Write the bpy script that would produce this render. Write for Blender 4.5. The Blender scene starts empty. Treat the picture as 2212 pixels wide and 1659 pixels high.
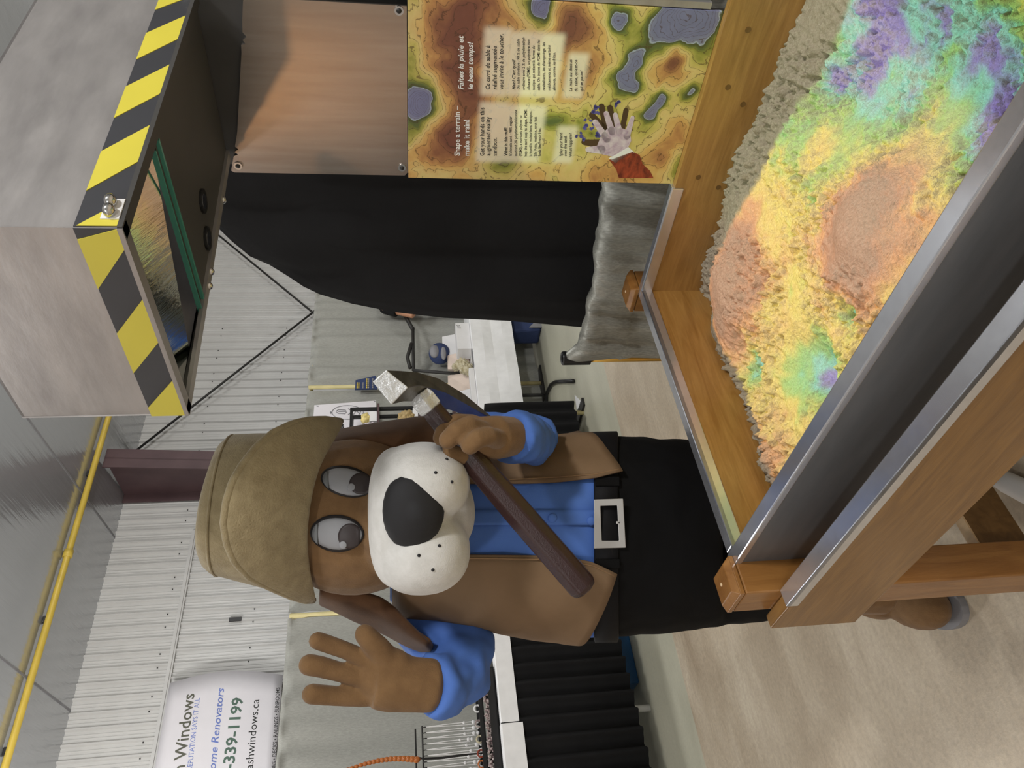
import bpy, bmesh, math, random
import numpy as np
from mathutils import Vector, Matrix, noise
from mathutils.bvhtree import BVHTree
random.seed(7)
SC = bpy.context.scene
COL = SC.collection
PI = math.pi
# ------------------------------------------------------------------ camera
F = 1600.0
HC = 1.52
_g = np.array([.019, 1, .152]); _g /= np.linalg.norm(_g)
_up = -_g
_fw = np.array([0, 0, 1.]) - _g * _g[2]; _fw /= np.linalg.norm(_fw)
_rt = np.cross(_fw, _up)
RM = np.stack([_rt, _fw, _up])
cd = bpy.data.cameras.new('camera'); cam = bpy.data.objects.new('camera', cd); COL.objects.link(cam)
cd.sensor_width = 36; cd.sensor_fit = 'HORIZONTAL'; cd.lens = F / 2212 * 36; cd.clip_start = .02; cd.clip_end = 100
M = Matrix.Identity(4)
for i in range(3):
    M[i][0] = RM[i, 1]; M[i][1] = RM[i, 0]; M[i][2] = -RM[i, 2]
M[2][3] = HC
cam.matrix_world = M
SC.camera = cam
# ------------------------------------------------------------------ light
SC.view_settings.view_transform = 'Standard'; SC.view_settings.look = 'None'
SC.view_settings.gamma = 1; SC.view_settings.use_curve_mapping = False
SC.view_settings.exposure = 0.0
W = bpy.data.worlds.new('world'); SC.world = W; W.use_nodes = True
W.node_tree.nodes['Background'].inputs[0].default_value = (.80, .86, 1, 1)
W.node_tree.nodes['Background'].inputs[1].default_value = .25
def area(name, loc, size, power, col, tgt=None, shape='SQUARE', sy=None):
    l = bpy.data.lights.new(name, 'AREA'); l.energy = power; l.size = size; l.color = col
    if sy: l.shape = 'RECTANGLE'; l.size_y = sy
    o = bpy.data.objects.new(name, l); COL.objects.link(o); o.location = loc
    d = (Vector(tgt) - Vector(loc)) if tgt else Vector((0, 0, -1))
    o.rotation_euler = d.to_track_quat('-Z', 'Y').to_euler()
    return o
WHITE = (1, .985, .965)
def bulb(loc, power, col):
    l = bpy.data.lights.new('high_bay', 'POINT'); l.energy = power; l.color = col; l.shadow_soft_size = .22
    o = bpy.data.objects.new('high_bay', l); COL.objects.link(o); o.location = loc
    return o
for p, e in (((-2.4, 1.6, 3.9), 45), ((2.6, -1.6, 3.9), 470), ((-3.2, 4.6, 3.8), 120), ((1.6, 5.2, 3.8), 150), ((5.4, 8.2, 3.8), 150), ((-1.6, -3.4, 3.9), 190)): bulb(p, e, WHITE)
bulb((-6.2, -.4, 3.2), 42, (1, .5, .2)).data.shadow_soft_size = .1
# ------------------------------------------------------------------ pixel rays -> points (used to measure positions)
def ray(x, y):
    return RM @ np.array([(829.5 - y) / F, (x - 1106.) / F, 1.])
O3 = np.array([0, 0, HC])
def AY(x, y, Y):
    r = ray(x, y); return O3 + r * (Y / r[1])
def AZ(x, y, z):
    r = ray(x, y); return O3 + r * ((z - HC) / r[2])
TA = np.array([.668, -.744, 0]); TA /= np.linalg.norm(TA); TB = np.array([-TA[1], TA[0], 0])
Q1 = AZ(1580, 1186, .90); Q1[2] = 0
def BP(x, y, b=.766):
    r = ray(x, y); p = O3 + r * (((Q1 - O3) @ TB + b) / (r @ TB)); d = p - Q1
    return float(d @ TA), float(p[2])
HS = np.array([math.cos(math.radians(40)), math.sin(math.radians(40)), 0]); HN = np.array([-HS[1], HS[0], 0])
def HP(x, y, n):
    r = ray(x, y); p = O3 + r * (n / (r @ HN)); return float(p @ HS), float(p[2])
FT = Matrix.Translation(Q1.tolist()) @ Matrix.Rotation(math.atan2(TA[1], TA[0]), 4, 'Z')
FH = Matrix.Rotation(math.radians(40), 4, 'Z')
FW = Matrix.Identity(4)
# ------------------------------------------------------------------ materials
def lin(c):
    c = c.lstrip('#'); v = [int(c[i:i + 2], 16) / 255 for i in (0, 2, 4)]
    return tuple([x / 12.92 if x <= .04045 else ((x + .055) / 1.055) ** 2.4 for x in v] + [1])
class NT:
    def __init__(s, tree): s.t = tree; s.n = tree.nodes; s.l = tree.links
    def new(s, typ, **kw):
        n = s.n.new(typ)
        for k, v in kw.items(): setattr(n, k, v)
        return n
    def link(s, a, b): s.l.new(a, b)
    def math(s, op, a, b=None, c=None):
        n = s.new('ShaderNodeMath', operation=op)
        for i, v in enumerate((a, b, c)):
            if v is None: continue
            if isinstance(v, (int, float)): n.inputs[i].default_value = v
            else: s.link(v, n.inputs[i])
        return n.outputs[0]
    def ramp(s, fac, stops, interp='LINEAR'):
        n = s.new('ShaderNodeValToRGB'); cr = n.color_ramp; cr.interpolation = interp
        while len(cr.elements) > 1: cr.elements.remove(cr.elements[-1])
        cr.elements[0].position = stops[0][0]; cr.elements[0].color = stops[0][1]
        for p, c in stops[1:]:
            e = cr.elements.new(p); e.color = c
        s.link(fac, n.inputs[0]); return n.outputs[0]
    def mix(s, fac, a, b, mode='MIX'):
        n = s.new('ShaderNodeMix', data_type='RGBA', blend_type=mode)
        for sock, v in ((n.inputs[0], fac), (n.inputs[6], a), (n.inputs[7], b)):
            if isinstance(v, (int, float)): sock.default_value = v
            elif isinstance(v, tuple): sock.default_value = v
            else: s.link(v, sock)
        return n.outputs[2]
    def noise(s, vec, scale, detail=3, rough=.5, dist=0):
        n = s.new('ShaderNodeTexNoise'); n.inputs['Scale'].default_value = scale; n.inputs['Detail'].default_value = detail
        n.inputs['Roughness'].default_value = rough; n.inputs['Distortion'].default_value = dist
        if vec is not None: s.link(vec, n.inputs['Vector'])
        return n.outputs[0]
    def mapping(s, vec, scale=(1, 1, 1), rot=(0, 0, 0), loc=(0, 0, 0)):
        n = s.new('ShaderNodeMapping'); n.inputs['Scale'].default_value = scale; n.inputs['Rotation'].default_value = rot; n.inputs['Location'].default_value = loc
        s.link(vec, n.inputs[0]); return n.outputs[0]
def mat(name, col, rough=.6, metal=0., var=.08, vscale=8., bump=0., bscale=60., stretch=(1, 1, 1), spec=.5, col2=None, aniso=0, coat=0, sheen=0, alpha=None, trans=0, detail=4, dist=0, rvar=0.):
    m = bpy.data.materials.new(name); m.use_nodes = True
    t = NT(m.node_tree); b = t.n['Principled BSDF']
    c = lin(col) if isinstance(col, str) else col
    tc = t.new('ShaderNodeTexCoord').outputs['Object']
    v = t.mapping(tc, stretch)
    n = t.noise(v, vscale, detail, .55, dist)
    c2 = lin(col2) if col2 else tuple([max(0, x * (1 - 2.2 * var)) for x in c[:3]] + [1])
    c1 = c if col2 else tuple([min(1, x * (1 + var)) for x in c[:3]] + [1])
    rp = t.ramp(n, [(.3, c2), (.7, c1)])
    t.link(rp, b.inputs['Base Color'])
    b.inputs['Roughness'].default_value = rough; b.inputs['Metallic'].default_value = metal
    if rvar:
        t.link(t.math('MULTIPLY_ADD', t.noise(v, vscale * 1.7, 5, .6), rvar, rough - rvar / 2), b.inputs['Roughness'])
    b.inputs['Specular IOR Level'].default_value = spec
    if aniso:
        b.inputs['Anisotropic'].default_value = aniso; b.inputs['Anisotropic Rotation'].default_value = .25
        tg = t.new('ShaderNodeTangent', direction_type='RADIAL', axis='Z'); t.link(tg.outputs[0], b.inputs['Tangent'])
    if coat: b.inputs['Coat Weight'].default_value = coat; b.inputs['Coat Roughness'].default_value = .12
    if sheen: b.inputs['Sheen Weight'].default_value = sheen; b.inputs['Sheen Roughness'].default_value = .5
    if trans: b.inputs['Transmission Weight'].default_value = trans
    if bump:
        bn = t.new('ShaderNodeBump'); bn.inputs['Strength'].default_value = bump; bn.inputs['Distance'].default_value = .01
        t.link(t.noise(v, bscale, 4, .6), bn.inputs['Height']); t.link(bn.outputs[0], b.inputs['Normal'])
    m.diffuse_color = c
    return m
MT = {}
def m_(k, *a, **kw): MT[k] = mat(k, *a, **kw)
m_('wood_in_lit', '#aa8148', .34, 0, .12, 5, .06, 40, (1, 9, 9), .5, '#8f6836', coat=.3, dist=1.5)  # same wood as the apron, light on the back inner board put into colour
m_('wood', '#8d6630', .32, 0, .16, 5, .06, 40, (1, 9, 9), .5, '#714d1e', coat=.3, dist=1.5)
m_('wood_b_lit', '#a07840', .32, 0, .14, 5, .06, 40, (9, 1, 9), .5, '#845c2a', coat=.3, dist=1.5)  # inner side boards: wood tone lightened to stand for light on them
m_('wood_v', '#9a6c38', .34, 0, .16, 5, .08, 40, (6, 6, 1), .5, '#7a4f22', coat=.3, dist=1)
m_('wood_dark', '#7a5a30', .4, 0, .14, 4, .06, 40, (1, 8, 8), .5, '#5c401c', dist=1)
m_('wood_pale', '#d2b48c', .5, 0, .1, 8, .05, 50, (1, 6, 6))
m_('steel_dark', '#878a8e', .4, .55, .06, 5, .03, 30, (1, 1, 5), col2='#787b7f', rvar=.12)
m_('aluminium_trim', '#d8dae0', .24, .85, .03, 20, 0, 90, (3, 3, 3), rvar=.1)
m_('aluminium', '#b4b1b0', .42, .55, .06, 7, .04, 18, (1, 1, 3), col2='#9c9999', rvar=.2)
m_('aluminium_warm', '#a8a19a', .27, .85, .05, 5, .02, 200, (14, 14, 1), col2='#9c928a', aniso=.8)
m_('black_metal', '#474645', .5, 0., .05, 8, .02, 200)
m_('black_plastic', '#1c1c1d', .4, 0, .05)
m_('yellow_tape', '#d8cc4a', .45, 0, .03, 6)
m_('black_tape', '#3a3b40', .5, 0, .04, 6)
m_('chrome', '#cccccc', .15, 1, .02)
m_('white_card', '#e9e9ea', .55, 0, .02)
m_('glass_edge', '#68b8a8', .1, 0, .05, trans=.3)
m_('mirror', '#d8e4e0', .09, 1, .03, 6, .06, 22, (6, 1, 1))
m_('black_cloth', '#1b1b1c', .9, 0, .12, 3, .12, 350, spec=.2)
m_('silver_cloth', '#a3a39a', .42, .35, .1, 200, .12, 420, (1, 1, .25), col2='#84847c')
m_('grey_cloth', '#9d9e98', .9, 0, .06, 120, .15, 200, (1, 1, .3))
m_('skirt_black', '#1c1c1d', .9, 0, .1, 5, .1, 300, spec=.2)
m_('white_cloth', '#f2f3f4', .75, 0, .03, 12, .06, 20)
m_('brass', '#b98f3c', .4, .7, .08)
m_('pole_gold', '#d9cd98', .5, .1, .06)
m_('fur', '#7d5f3d', .95, 0, .1, 30, .25, 300, sheen=.1, col2='#6d5132')
m_('fur_dark', '#5d3f24', .95, 0, .12, 20, .12, 300, sheen=.12, col2='#4b3019')
m_('muzzle_fur', '#d4d3d0', .95, 0, .06, 40, .22, 330, sheen=.2, col2='#c6c5c1')
m_('nose_black', '#17171a', .75, 0, .05, 20, .05, 300)
m_('felt', '#9b8d6c', .95, 0, .1, 40, .35, 240, sheen=.2, col2='#87795a')
m_('shirt_blue', '#4f76c4', .8, 0, .08, 6, .08, 350, col2='#4369b4')
m_('vest', '#7b6248', .85, 0, .08, 6, .08, 300, col2='#6d563d')
m_('vest_seam', '#86694a', .85, 0, .08, 9)
m_('trousers', '#0d0d0e', .8, 0, .1, 6, .06, 300, spec=.15)
m_('belt', '#121215', .7, 0, .06, 30, spec=.2)
m_('buckle', '#b9b9b9', .5, .3, .02)
m_('eye_outline', '#1f1c1e', .6)
m_('eye_white', '#93959a', .6, 0, .03)
m_('eye_lid', '#6f7377', .6, 0, .04)
m_('eye_pupil', '#332b2c', .5, 0, .04)
m_('hammer_silver', '#d3d5d6', .3, .35, .05, 30, .6, 55)
m_('hammer_dark', '#75726a', .4, .6, .2, 8, .1, 60, (1, 1, 12), col2='#55524b')
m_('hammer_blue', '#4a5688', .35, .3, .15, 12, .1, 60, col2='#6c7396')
m_('handle_maroon', '#2c1013', .27, 0, .1, 14, .25, 330, coat=.3, col2='#280f11')
m_('maroon', '#584446', .5, 0, .05, 4, col2='#4d3a3d')
m_('wall_metal', '#c8c8c6', .38, 0, .03, 3, spec=.5)
m_('yellow_pipe', '#cdb24a', .4, 0, .06, 6)
m_('dark_iron', '#2b2a29', .5, .2, .05)
m_('banner_white', '#dddbe0', .45, 0, .01)
m_('ink_black', '#1a1a1a', .6)
m_('ink_olive', '#5c5d50', .6)
m_('ink_green', '#4f6a5d', .6)
m_('ink_blue', '#6b7fc4', .6)
m_('ink_navy', '#444a80', .6)
m_('ink_white', '#f4f4f0', .6)
m_('ink_grey', '#8a8a8e', .6)
m_('ink_yellow', '#c9b45a', .6)
m_('blue_bin', '#1c4f7c', .45, 0, .06)
m_('navy', '#2e3d66', .8, 0, .08)
m_('white_plastic', '#e4e4e2', .35, 0, .02)
m_('skin', '#b98768', .55, 0, .05)
m_('amber', '#c9793a', .25, 0, .2, 20, col2='#94481c')
m_('crystal_yellow', '#e2cf86', .4, 0, .15, 30, .5, 40)
m_('crystal_white', '#dcd3dd', .35, 0, .1, 30, .5, 40)
m_('mineral_tan', '#c2a878', .6, 0, .25, 25, .8, 50, col2='#93804f')
m_('coral', '#ddd6bd', .7, 0, .25, 40, .8, 60, col2='#aa9e78')
m_('pink_paper', '#ead9cc', .6, 0, .05)
m_('sleeve_red', '#a9492c', .5, 0, .4, 40, .1, 40, (1, 1, 2.2), col2='#5a2015', dist=.6)
m_('hand_print', '#b59ab4', .5, 0, .3, 60, col2='#dcd0d8', dist=1)
m_('hand_shadow', '#4e3a24', .5, 0, .1)
m_('print_blue', '#5a57a0', .5, 0, .3, 60)
m_('bead', '#c9c2bb', .3, 0, .4, 90, col2='#6e4450')
# ------------------------------------------------------------------ mesh helper
OFF = {}
class MB:
    def __init__(s): s.v = []; s.f = []; s.mi = []; s.cur = 0
    def add(s, vs, fs):
        k = len(s.v); s.v += [tuple(float(c) for c in p) for p in vs]; s.f += [tuple(i + k for i in f) for f in fs]; s.mi += [s.cur] * len(fs); return s
    def box(s, x0, x1, y0, y1, z0, z1):
        return s.add([(x0, y0, z0), (x1, y0, z0), (x1, y1, z0), (x0, y1, z0), (x0, y0, z1), (x1, y0, z1), (x1, y1, z1), (x0, y1, z1)],
                     [(0, 3, 2, 1), (4, 5, 6, 7), (0, 1, 5, 4), (1, 2, 6, 5), (2, 3, 7, 6), (3, 0, 4, 7)])
    def hexa(s, b, t):      # bottom quad, top quad
        return s.add(list(b) + list(t), [(0, 3, 2, 1), (4, 5, 6, 7), (0, 1, 5, 4), (1, 2, 6, 5), (2, 3, 7, 6), (3, 0, 4, 7)])
    def prism(s, poly, fn, d0, d1):   # poly in 2d, fn(u,v,d)
        n = len(poly)
        return s.add([fn(u, v, d0) for u, v in poly] + [fn(u, v, d1) for u, v in poly],
                     [tuple(range(n - 1, -1, -1)), tuple(range(n, 2 * n))] + [(i, (i + 1) % n, n + (i + 1) % n, n + i) for i in range(n)])
    def tube(s, pts, r, n=8, caps=True, flat=None, up=None):
        P = [Vector([float(c) for c in p]) for p in pts]; k = len(P)
        R = [r] * k if isinstance(r, (int, float)) else list(r)
        vs = []; ref = None
        for i in range(k):
            d = (P[min(i + 1, k - 1)] - P[max(i - 1, 0)]).normalized()
            if ref is None:
                ref = Vector(up) if up else (Vector((0, 0, 1)) if abs(d.z) < .9 else Vector((1, 0, 0)))
            ref = (ref - d * ref.dot(d)).normalized(); q = d.cross(ref)
            fl = flat if flat else 1
            for j in range(n):
                a = 2 * PI * (j + .5) / n
                vs.append(P[i] + ref * (R[i] * math.cos(a)) + q * (R[i] * fl * math.sin(a)))
        fs = [(i * n + j, i * n + (j + 1) % n, (i + 1) * n + (j + 1) % n, (i + 1) * n + j) for i in range(k - 1) for j in range(n)]
        if caps: fs += [tuple(range(n - 1, -1, -1)), tuple((k - 1) * n + j for j in range(n))]
        return s.add(vs, fs)
    def grid(s, rows, closed=False):
        a, b = len(rows), len(rows[0]); vs = [p for r in rows for p in r]
        fs = [(i * b + j, i * b + (j + 1) % b, (i + 1) * b + (j + 1) % b, (i + 1) * b + j) for i in range(a - 1) for j in range(b if closed else b - 1)]
        return s.add(vs, fs)
    def loft(s, rings, cap0=True, cap1=True):
        k = len(s.v); b = len(rings[0]); s.grid(rings, True)
        if cap0: s.add([], []); s.f.append(tuple(k + j for j in range(b - 1, -1, -1))); s.mi.append(s.cur)
        if cap1: s.f.append(tuple(k + (len(rings) - 1) * b + j for j in range(b))); s.mi.append(s.cur)
        return s
    def ell(s, c, r, nu=16, nv=10, rot=None, e=1.):
        vs = [];
        def sg(x, p): return math.copysign(abs(x) ** p, x)
        for i in range(nv + 1):
            th = PI * i / nv
            for j in range(nu):
                a = 2 * PI * j / nu
                v = Vector((r[0] * sg(math.sin(th), e) * sg(math.cos(a), e), r[1] * sg(math.sin(th), e) * sg(math.sin(a), e), r[2] * sg(math.cos(th), e)))
                if rot: v = rot @ v
                vs.append(v + Vector([float(q) for q in c]))
        fs = []
        for i in range(nv):
            for j in range(nu):
                q = (i * nu + j, (i + 1) * nu + j, (i + 1) * nu + (j + 1) % nu, i * nu + (j + 1) % nu)
                if i == 0: q = (q[0], q[1], q[2])
                elif i == nv - 1: q = (q[0], q[1], q[3])
                fs.append(q)
        return s.add(vs, fs)
    def build(s, name, mt, parent=None, frame=FW, base=(0, 0, 0), smooth=False, bevel=0, solid=0, remesh=0, sm=4, disp=None, subs=0):
        me = bpy.data.meshes.new(name)
        off = OFF[parent.name] if parent is not None else tuple(base)
        me.from_pydata([(x - off[0], y - off[1], z - off[2]) for x, y, z in s.v], [], s.f)
        for q in (mt if isinstance(mt, (list, tuple)) else [mt]):
            me.materials.append(MT[q] if isinstance(q, str) else q)
        if any(s.mi): me.polygons.foreach_set('material_index', s.mi)
        me.validate(); me.update()
        bm = bmesh.new(); bm.from_mesh(me)
        if remesh: bmesh.ops.remove_doubles(bm, verts=bm.verts, dist=1e-5)
        bmesh.ops.recalc_face_normals(bm, faces=bm.faces); bm.to_mesh(me); bm.free()
        if smooth: me.polygons.foreach_set('use_smooth', [True] * len(me.polygons))
        o = bpy.data.objects.new(name, me); COL.objects.link(o)
        if parent is not None: o.parent = parent
        else: o.matrix_world = frame @ Matrix.Translation(off)
        OFF[o.name] = off
        if solid:
            q = o.modifiers.new('thickness', 'SOLIDIFY'); q.thickness = solid; q.offset = 0
        if remesh:
            q = o.modifiers.new('skin', 'REMESH'); q.mode = 'VOXEL'; q.voxel_size = remesh; q.use_smooth_shade = True
            q = o.modifiers.new('smooth', 'SMOOTH'); q.iterations = sm; q.factor = .6
        if subs:
            q = o.modifiers.new('subd', 'SUBSURF'); q.levels = subs; q.render_levels = subs
        if disp:
            tx = bpy.data.textures.new(name + '_folds', 'CLOUDS'); tx.noise_scale = disp[1]; tx.noise_depth = 1
            q = o.modifiers.new('folds', 'DISPLACE'); q.texture = tx; q.strength = disp[0]; q.texture_coords = 'LOCAL'
        if bevel:
            q = o.modifiers.new('edge', 'BEVEL'); q.width = bevel; q.segments = 2; q.limit_method = 'ANGLE'; q.angle_limit = .6
        return o
def tag(o, label=None, cat=None, group=None, kind=None):
    if label: o['label'] = label
    if cat: o['category'] = cat
    if group: o['group'] = group
    if kind: o['kind'] = kind
    return o
def empty(name, frame, base, label, cat, group=None):
    o = bpy.data.objects.new(name, None); COL.objects.link(o); o.empty_display_size = .1
    o.matrix_world = frame @ Matrix.Translation(tuple(float(c) for c in base)); OFF[o.name] = tuple(float(c) for c in base)
    return tag(o, label, cat, group)
def copy_tree(o, parent=None):
    c = o.copy(); COL.objects.link(c); OFF[c.name] = OFF[o.name]
    if parent is not None: c.parent = parent
    for ch in o.children: copy_tree(ch, c)
    return c
# text -> mesh outlines
_tc = {}
def glyphs(s, bold=0., shear=0.):
    k = (s, bold, shear)
    if k in _tc: return _tc[k]
    cu = bpy.data.curves.new('lettering', 'FONT'); cu.body = s; cu.offset = bold; cu.shear = shear; cu.resolution_u = 2
    o = bpy.data.objects.new('lettering', cu); COL.objects.link(o)
    dg = bpy.context.evaluated_depsgraph_get(); me = bpy.data.meshes.new_from_object(o.evaluated_get(dg))
    V = np.array([v.co[:2] for v in me.vertices]); Fc = [tuple(p.vertices) for p in me.polygons]
    bpy.data.objects.remove(o); bpy.data.curves.remove(cu); bpy.data.meshes.remove(me)
    V[:, 0] -= V[:, 0].min(); V[:, 0] /= V[:, 0].max()
    _tc[k] = (V, Fc); return _tc[k]
def letter(mb, s, p0, p1, h, fn, bold=0., shear=0.):   # baseline start/end in plane coords, cap height h
    V, Fc = glyphs(s, bold, shear)
    d = np.array(p1) - np.array(p0); L = np.linalg.norm(d); d = d / L; nrm = np.array([-d[1], d[0]])
    P = [fn(*(np.array(p0) + d * (x * L) + nrm * (y / .73 * h))) for x, y in V]
    mb.add(P, Fc)
# ================================================================== SETTING
# floor: mottled concrete, broad polished streaks
def floor_mat():
    m = bpy.data.materials.new('concrete'); m.use_nodes = True; t = NT(m.node_tree); b = t.n['Principled BSDF']
    v = t.new('ShaderNodeTexCoord').outputs['Object']
    big = t.noise(t.mapping(v, (.9, 2.2, 1), (0, 0, .6)), 1.3, 5, .6, .6)
    st = t.noise(t.mapping(v, (3, 14, 1), (0, 0, 1.0)), 2.5, 6, .65, .4)
    fi = t.noise(v, 55, 5, .7)
    c = t.ramp(big, [(.28, lin('#a99b89')), (.48, lin('#c3b8a6')), (.7, lin('#d8d1c1'))])
    c = t.mix(t.math('MULTIPLY', st, .55), c, lin('#9c8d7b'))
    c = t.mix(.35, c, t.ramp(fi, [(.35, lin('#8f8474')), (.7, lin('#d2cbba'))]), 'OVERLAY')
    sx = t.new('ShaderNodeSeparateXYZ'); t.link(v, sx.inputs[0])
    c = t.mix(t.math('MULTIPLY', t.math('GREATER_THAN', sx.outputs[1], 4.05), .6), c, lin('#b4baa9'))
    t.link(c, b.inputs['Base Color'])
    t.link(t.math('MULTIPLY_ADD', big, .25, .28), b.inputs['Roughness'])
    bn = t.new('ShaderNodeBump'); bn.inputs['Strength'].default_value = .12; bn.inputs['Distance'].default_value = .01
    t.link(fi, bn.inputs['Height']); t.link(bn.outputs[0], b.inputs['Normal'])
    return m
MT['floor'] = floor_mat()
tag(MB().box(-6, 14, -8, 7.7, -.1, 0).build('floor', 'floor', None, FH, (0, 0, 0)), 'mottled beige polished concrete floor', kind='structure')
# back wall of corrugated steel panels
WN = 7.6
wall = tag(MB().box(-6, 14, WN + .03, WN + .12, 0, 4.75).build('wall_back', 'wall_metal', None, FH, (0, WN, 0)), 'light grey corrugated steel back wall', kind='structure')
PITCH = .1355; NR = 7; PW = PITCH * NR
def panel_profile():
    out = []
    for k in range(NR):
        x = k * PITCH
        out += [(x, 0), (x + .012, 0), (x + .024, -.022), (x + .040, -.022), (x + .052, 0), (x + .070, 0), (x + .076, -.005), (x + .083, -.005), (x + .089, 0), (x + .103, 0), (x + .109, -.005), (x + .116, -.005), (x + .122, 0)]
    out.append((PW, 0)); return out
pp = panel_profile()
pan = None
for k in range(-5, 15):
    s0 = 3.66 - 5 * PITCH + k * PW
    if s0 > 12 or s0 < -6: continue
    if pan is None:
        pan = MB().grid([[(s0 + x, WN + y, 0.) for x, y in pp], [(s0 + x, WN + y, 4.72) for x, y in pp]]).build('wall_panel', 'wall_metal', wall); first = s0
    else:
        c = pan.copy(); COL.objects.link(c); c.parent = wall; c.location = (s0 - first, 0, 0); OFF[c.name] = OFF[wall.name]
# rows of screws on the panels (tiny)
mb = MB()
for z in (1.9, 3.05, 3.9):
    for k in range(60):
        s = -.4 + k * PITCH * (1 if k % 2 else 1)
        if k % 3 == 2: continue
        mb.box(s - .005, s + .005, WN - .010, WN - .001, z - .005, z + .005)
tag(mb.build('panel_screw_rows', 'dark_iron', wall), kind='stuff')
# horizontal girt strip on the wall
t1 = tag(MB().box(-5, 4.33, WN - .035, WN - .01, 3.75, 3.80).build('trim_1', 'wall_metal', None, FH, (0, WN - .03, 3.77)), 'grey horizontal strip across the corrugated wall', kind='structure')
tag(MB().box(-5, 4.33, WN - .05, WN - .035, 3.765, 3.785).build('strip_lip', 'wall_metal', t1))
# ceiling: glossy white insulation film with ripples, rising away from the wall
def ceil_mat():
    m = bpy.data.materials.new('ceiling_film'); m.use_nodes = True; t = NT(m.node_tree); b = t.n['Principled BSDF']
    v = t.new('ShaderNodeTexCoord').outputs['Object']
    b.inputs['Base Color'].default_value = lin('#b2b5b8'); b.inputs['Roughness'].default_value = .13; b.inputs['Metallic'].default_value = .5
    b.inputs['Coat Weight'].default_value = .8; b.inputs['Coat Roughness'].default_value = .1
    h = t.noise(t.mapping(v, (9, .5, 1)), 2.2, 4, .6, .2)
    bn = t.new('ShaderNodeBump'); bn.inputs['Strength'].default_value = .22; bn.inputs['Distance'].default_value = .02
    t.link(h, bn.inputs['Height']); t.link(bn.outputs[0], b.inputs['Normal']); t.link(bn.outputs[0], b.inputs['Coat Normal'])
    return m
MT['ceiling_film'] = ceil_mat()
def cz(n): return 4.6 + (WN - n) * .05
ceil = tag(MB().hexa([(-6, -8, cz(-8)), (14, -8, cz(-8)), (14, WN + .1, cz(WN + .1)), (-6, WN + .1, cz(WN + .1))],
    [(-6, -8, cz(-8) + .1), (14, -8, cz(-8) + .1), (14, WN + .1, cz(WN) + .1), (-6, WN + .1, cz(WN) + .1)]).build('ceiling', 'ceiling_film', None, FH, (0, 0, 4.6)), 'glossy grey film ceiling with fine ripples', kind='structure')
for s in (-2.9, -1.1, .7, 2.5, 4.3, 6.1, 7.9, 9.7):
    MB().hexa([(s, -8, cz(-8) - .004), (s + .02, -8, cz(-8) - .004), (s + .02, WN, cz(WN) - .004), (s, WN, cz(WN) - .004)],
              [(s, -8, cz(-8) + .01), (s + .02, -8, cz(-8) + .01), (s + .02, WN, cz(WN) + .01), (s, WN, cz(WN) + .01)]).build('ceiling_seam', 'ink_grey', ceil)
# other walls of the hall (out of the frame)
for nm, b_ in (('wall_left', (-6.1, -6, -8, 7.7)), ('wall_right', (14, 14.1, -8, 7.7)), ('wall_front', (-6, 14, -8.1, -8))):
    tag(MB().box(*b_, 0, 5.4).build(nm, 'wall_metal', None, FH, (b_[0], b_[2], 0)), 'plain light grey steel wall', kind='structure')
# tapered maroon steel column (I section: web runs out from the wall)
c = empty('steel_column', FH, (4.8, 7.2, 0), 'maroon tapered steel column against the corrugated wall', 'column')
def nfl(z): return 7.3 - .46 * z / 4.6
for nm, q in (('flange', 0), ('flange', 1), ('web', 2)):
    mb = MB()
    if q == 0: mb.hexa([(4.72, nfl(0), 0), (4.95, nfl(0), 0), (4.95, nfl(0) + .02, 0), (4.72, nfl(0) + .02, 0)], [(4.72, nfl(4.6), 4.6), (4.95, nfl(4.6), 4.6), (4.95, nfl(4.6) + .02, 4.6), (4.72, nfl(4.6) + .02, 4.6)])
    if q == 1: mb.box(4.72, 4.95, WN - .05, WN - .03, 0, 4.6)
    if q == 2: mb.hexa([(4.825, nfl(0), 0), (4.845, nfl(0), 0), (4.845, WN - .03, 0), (4.825, WN - .03, 0)], [(4.825, nfl(4.6), 4.6), (4.845, nfl(4.6), 4.6), (4.845, WN - .03, 4.6), (4.825, WN - .03, 4.6)])
    mb.build(nm, 'maroon', c)
# crossed brace rods
for lab, p, q in (('thin dark brace rod rising left from the crossing', (5.38, 4.56), (8.1, 2.33)), ('thin dark brace rod rising right from the crossing', (9.75, 4.56), (7.2, 2.30))):
    mb = MB(); d = np.array(q) - np.array(p); e = np.array(p) + d * 1.15
    mb.tube([(p[0], 7.48, p[1]), (e[0], 7.48, e[1])], .014, 6)
    tag(mb.build('brace_rod', 'dark_iron', None, FH, (p[0], 7.48, p[1]), True), lab, 'brace', 'wall brace rods')
# yellow gas pipe under the ceiling
pz = 4.60; pn = 6.67
gp = empty('gas_pipe', FH, (3, pn, pz), 'yellow gas pipe running under the ceiling along the wall', 'pipe')
MB().tube([(-5, pn, pz), (13, pn, pz)], .03, 10).build('pipe_run', 'yellow_pipe', gp, smooth=True)
for s in (.5, 3.6, 6.7): MB().tube([(s, pn, pz), (s + .07, pn, pz)], .042, 10).build('coupling', 'yellow_pipe', gp, smooth=True)
for s in (.85, 1.93, 3.0, 4.52, 6.0): MB().box(s - .03, s + .03, pn - .02, pn + .02, pz + .02, cz(pn) - .005).build('hanger', 'dark_iron', gp)
# small black slot vent
s0, z0 = HP(496, 1341, WN)
sv = empty('slot_vent', FH, (s0, WN - .03, z0 - .07), 'small black slot on the wall above the grey drapes', 'vent')
MB().box(s0 - .02, s0 + .02, WN - .035, WN - .018, z0 - .12, z0).build('slot_plate', 'black_plastic', sv)
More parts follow.
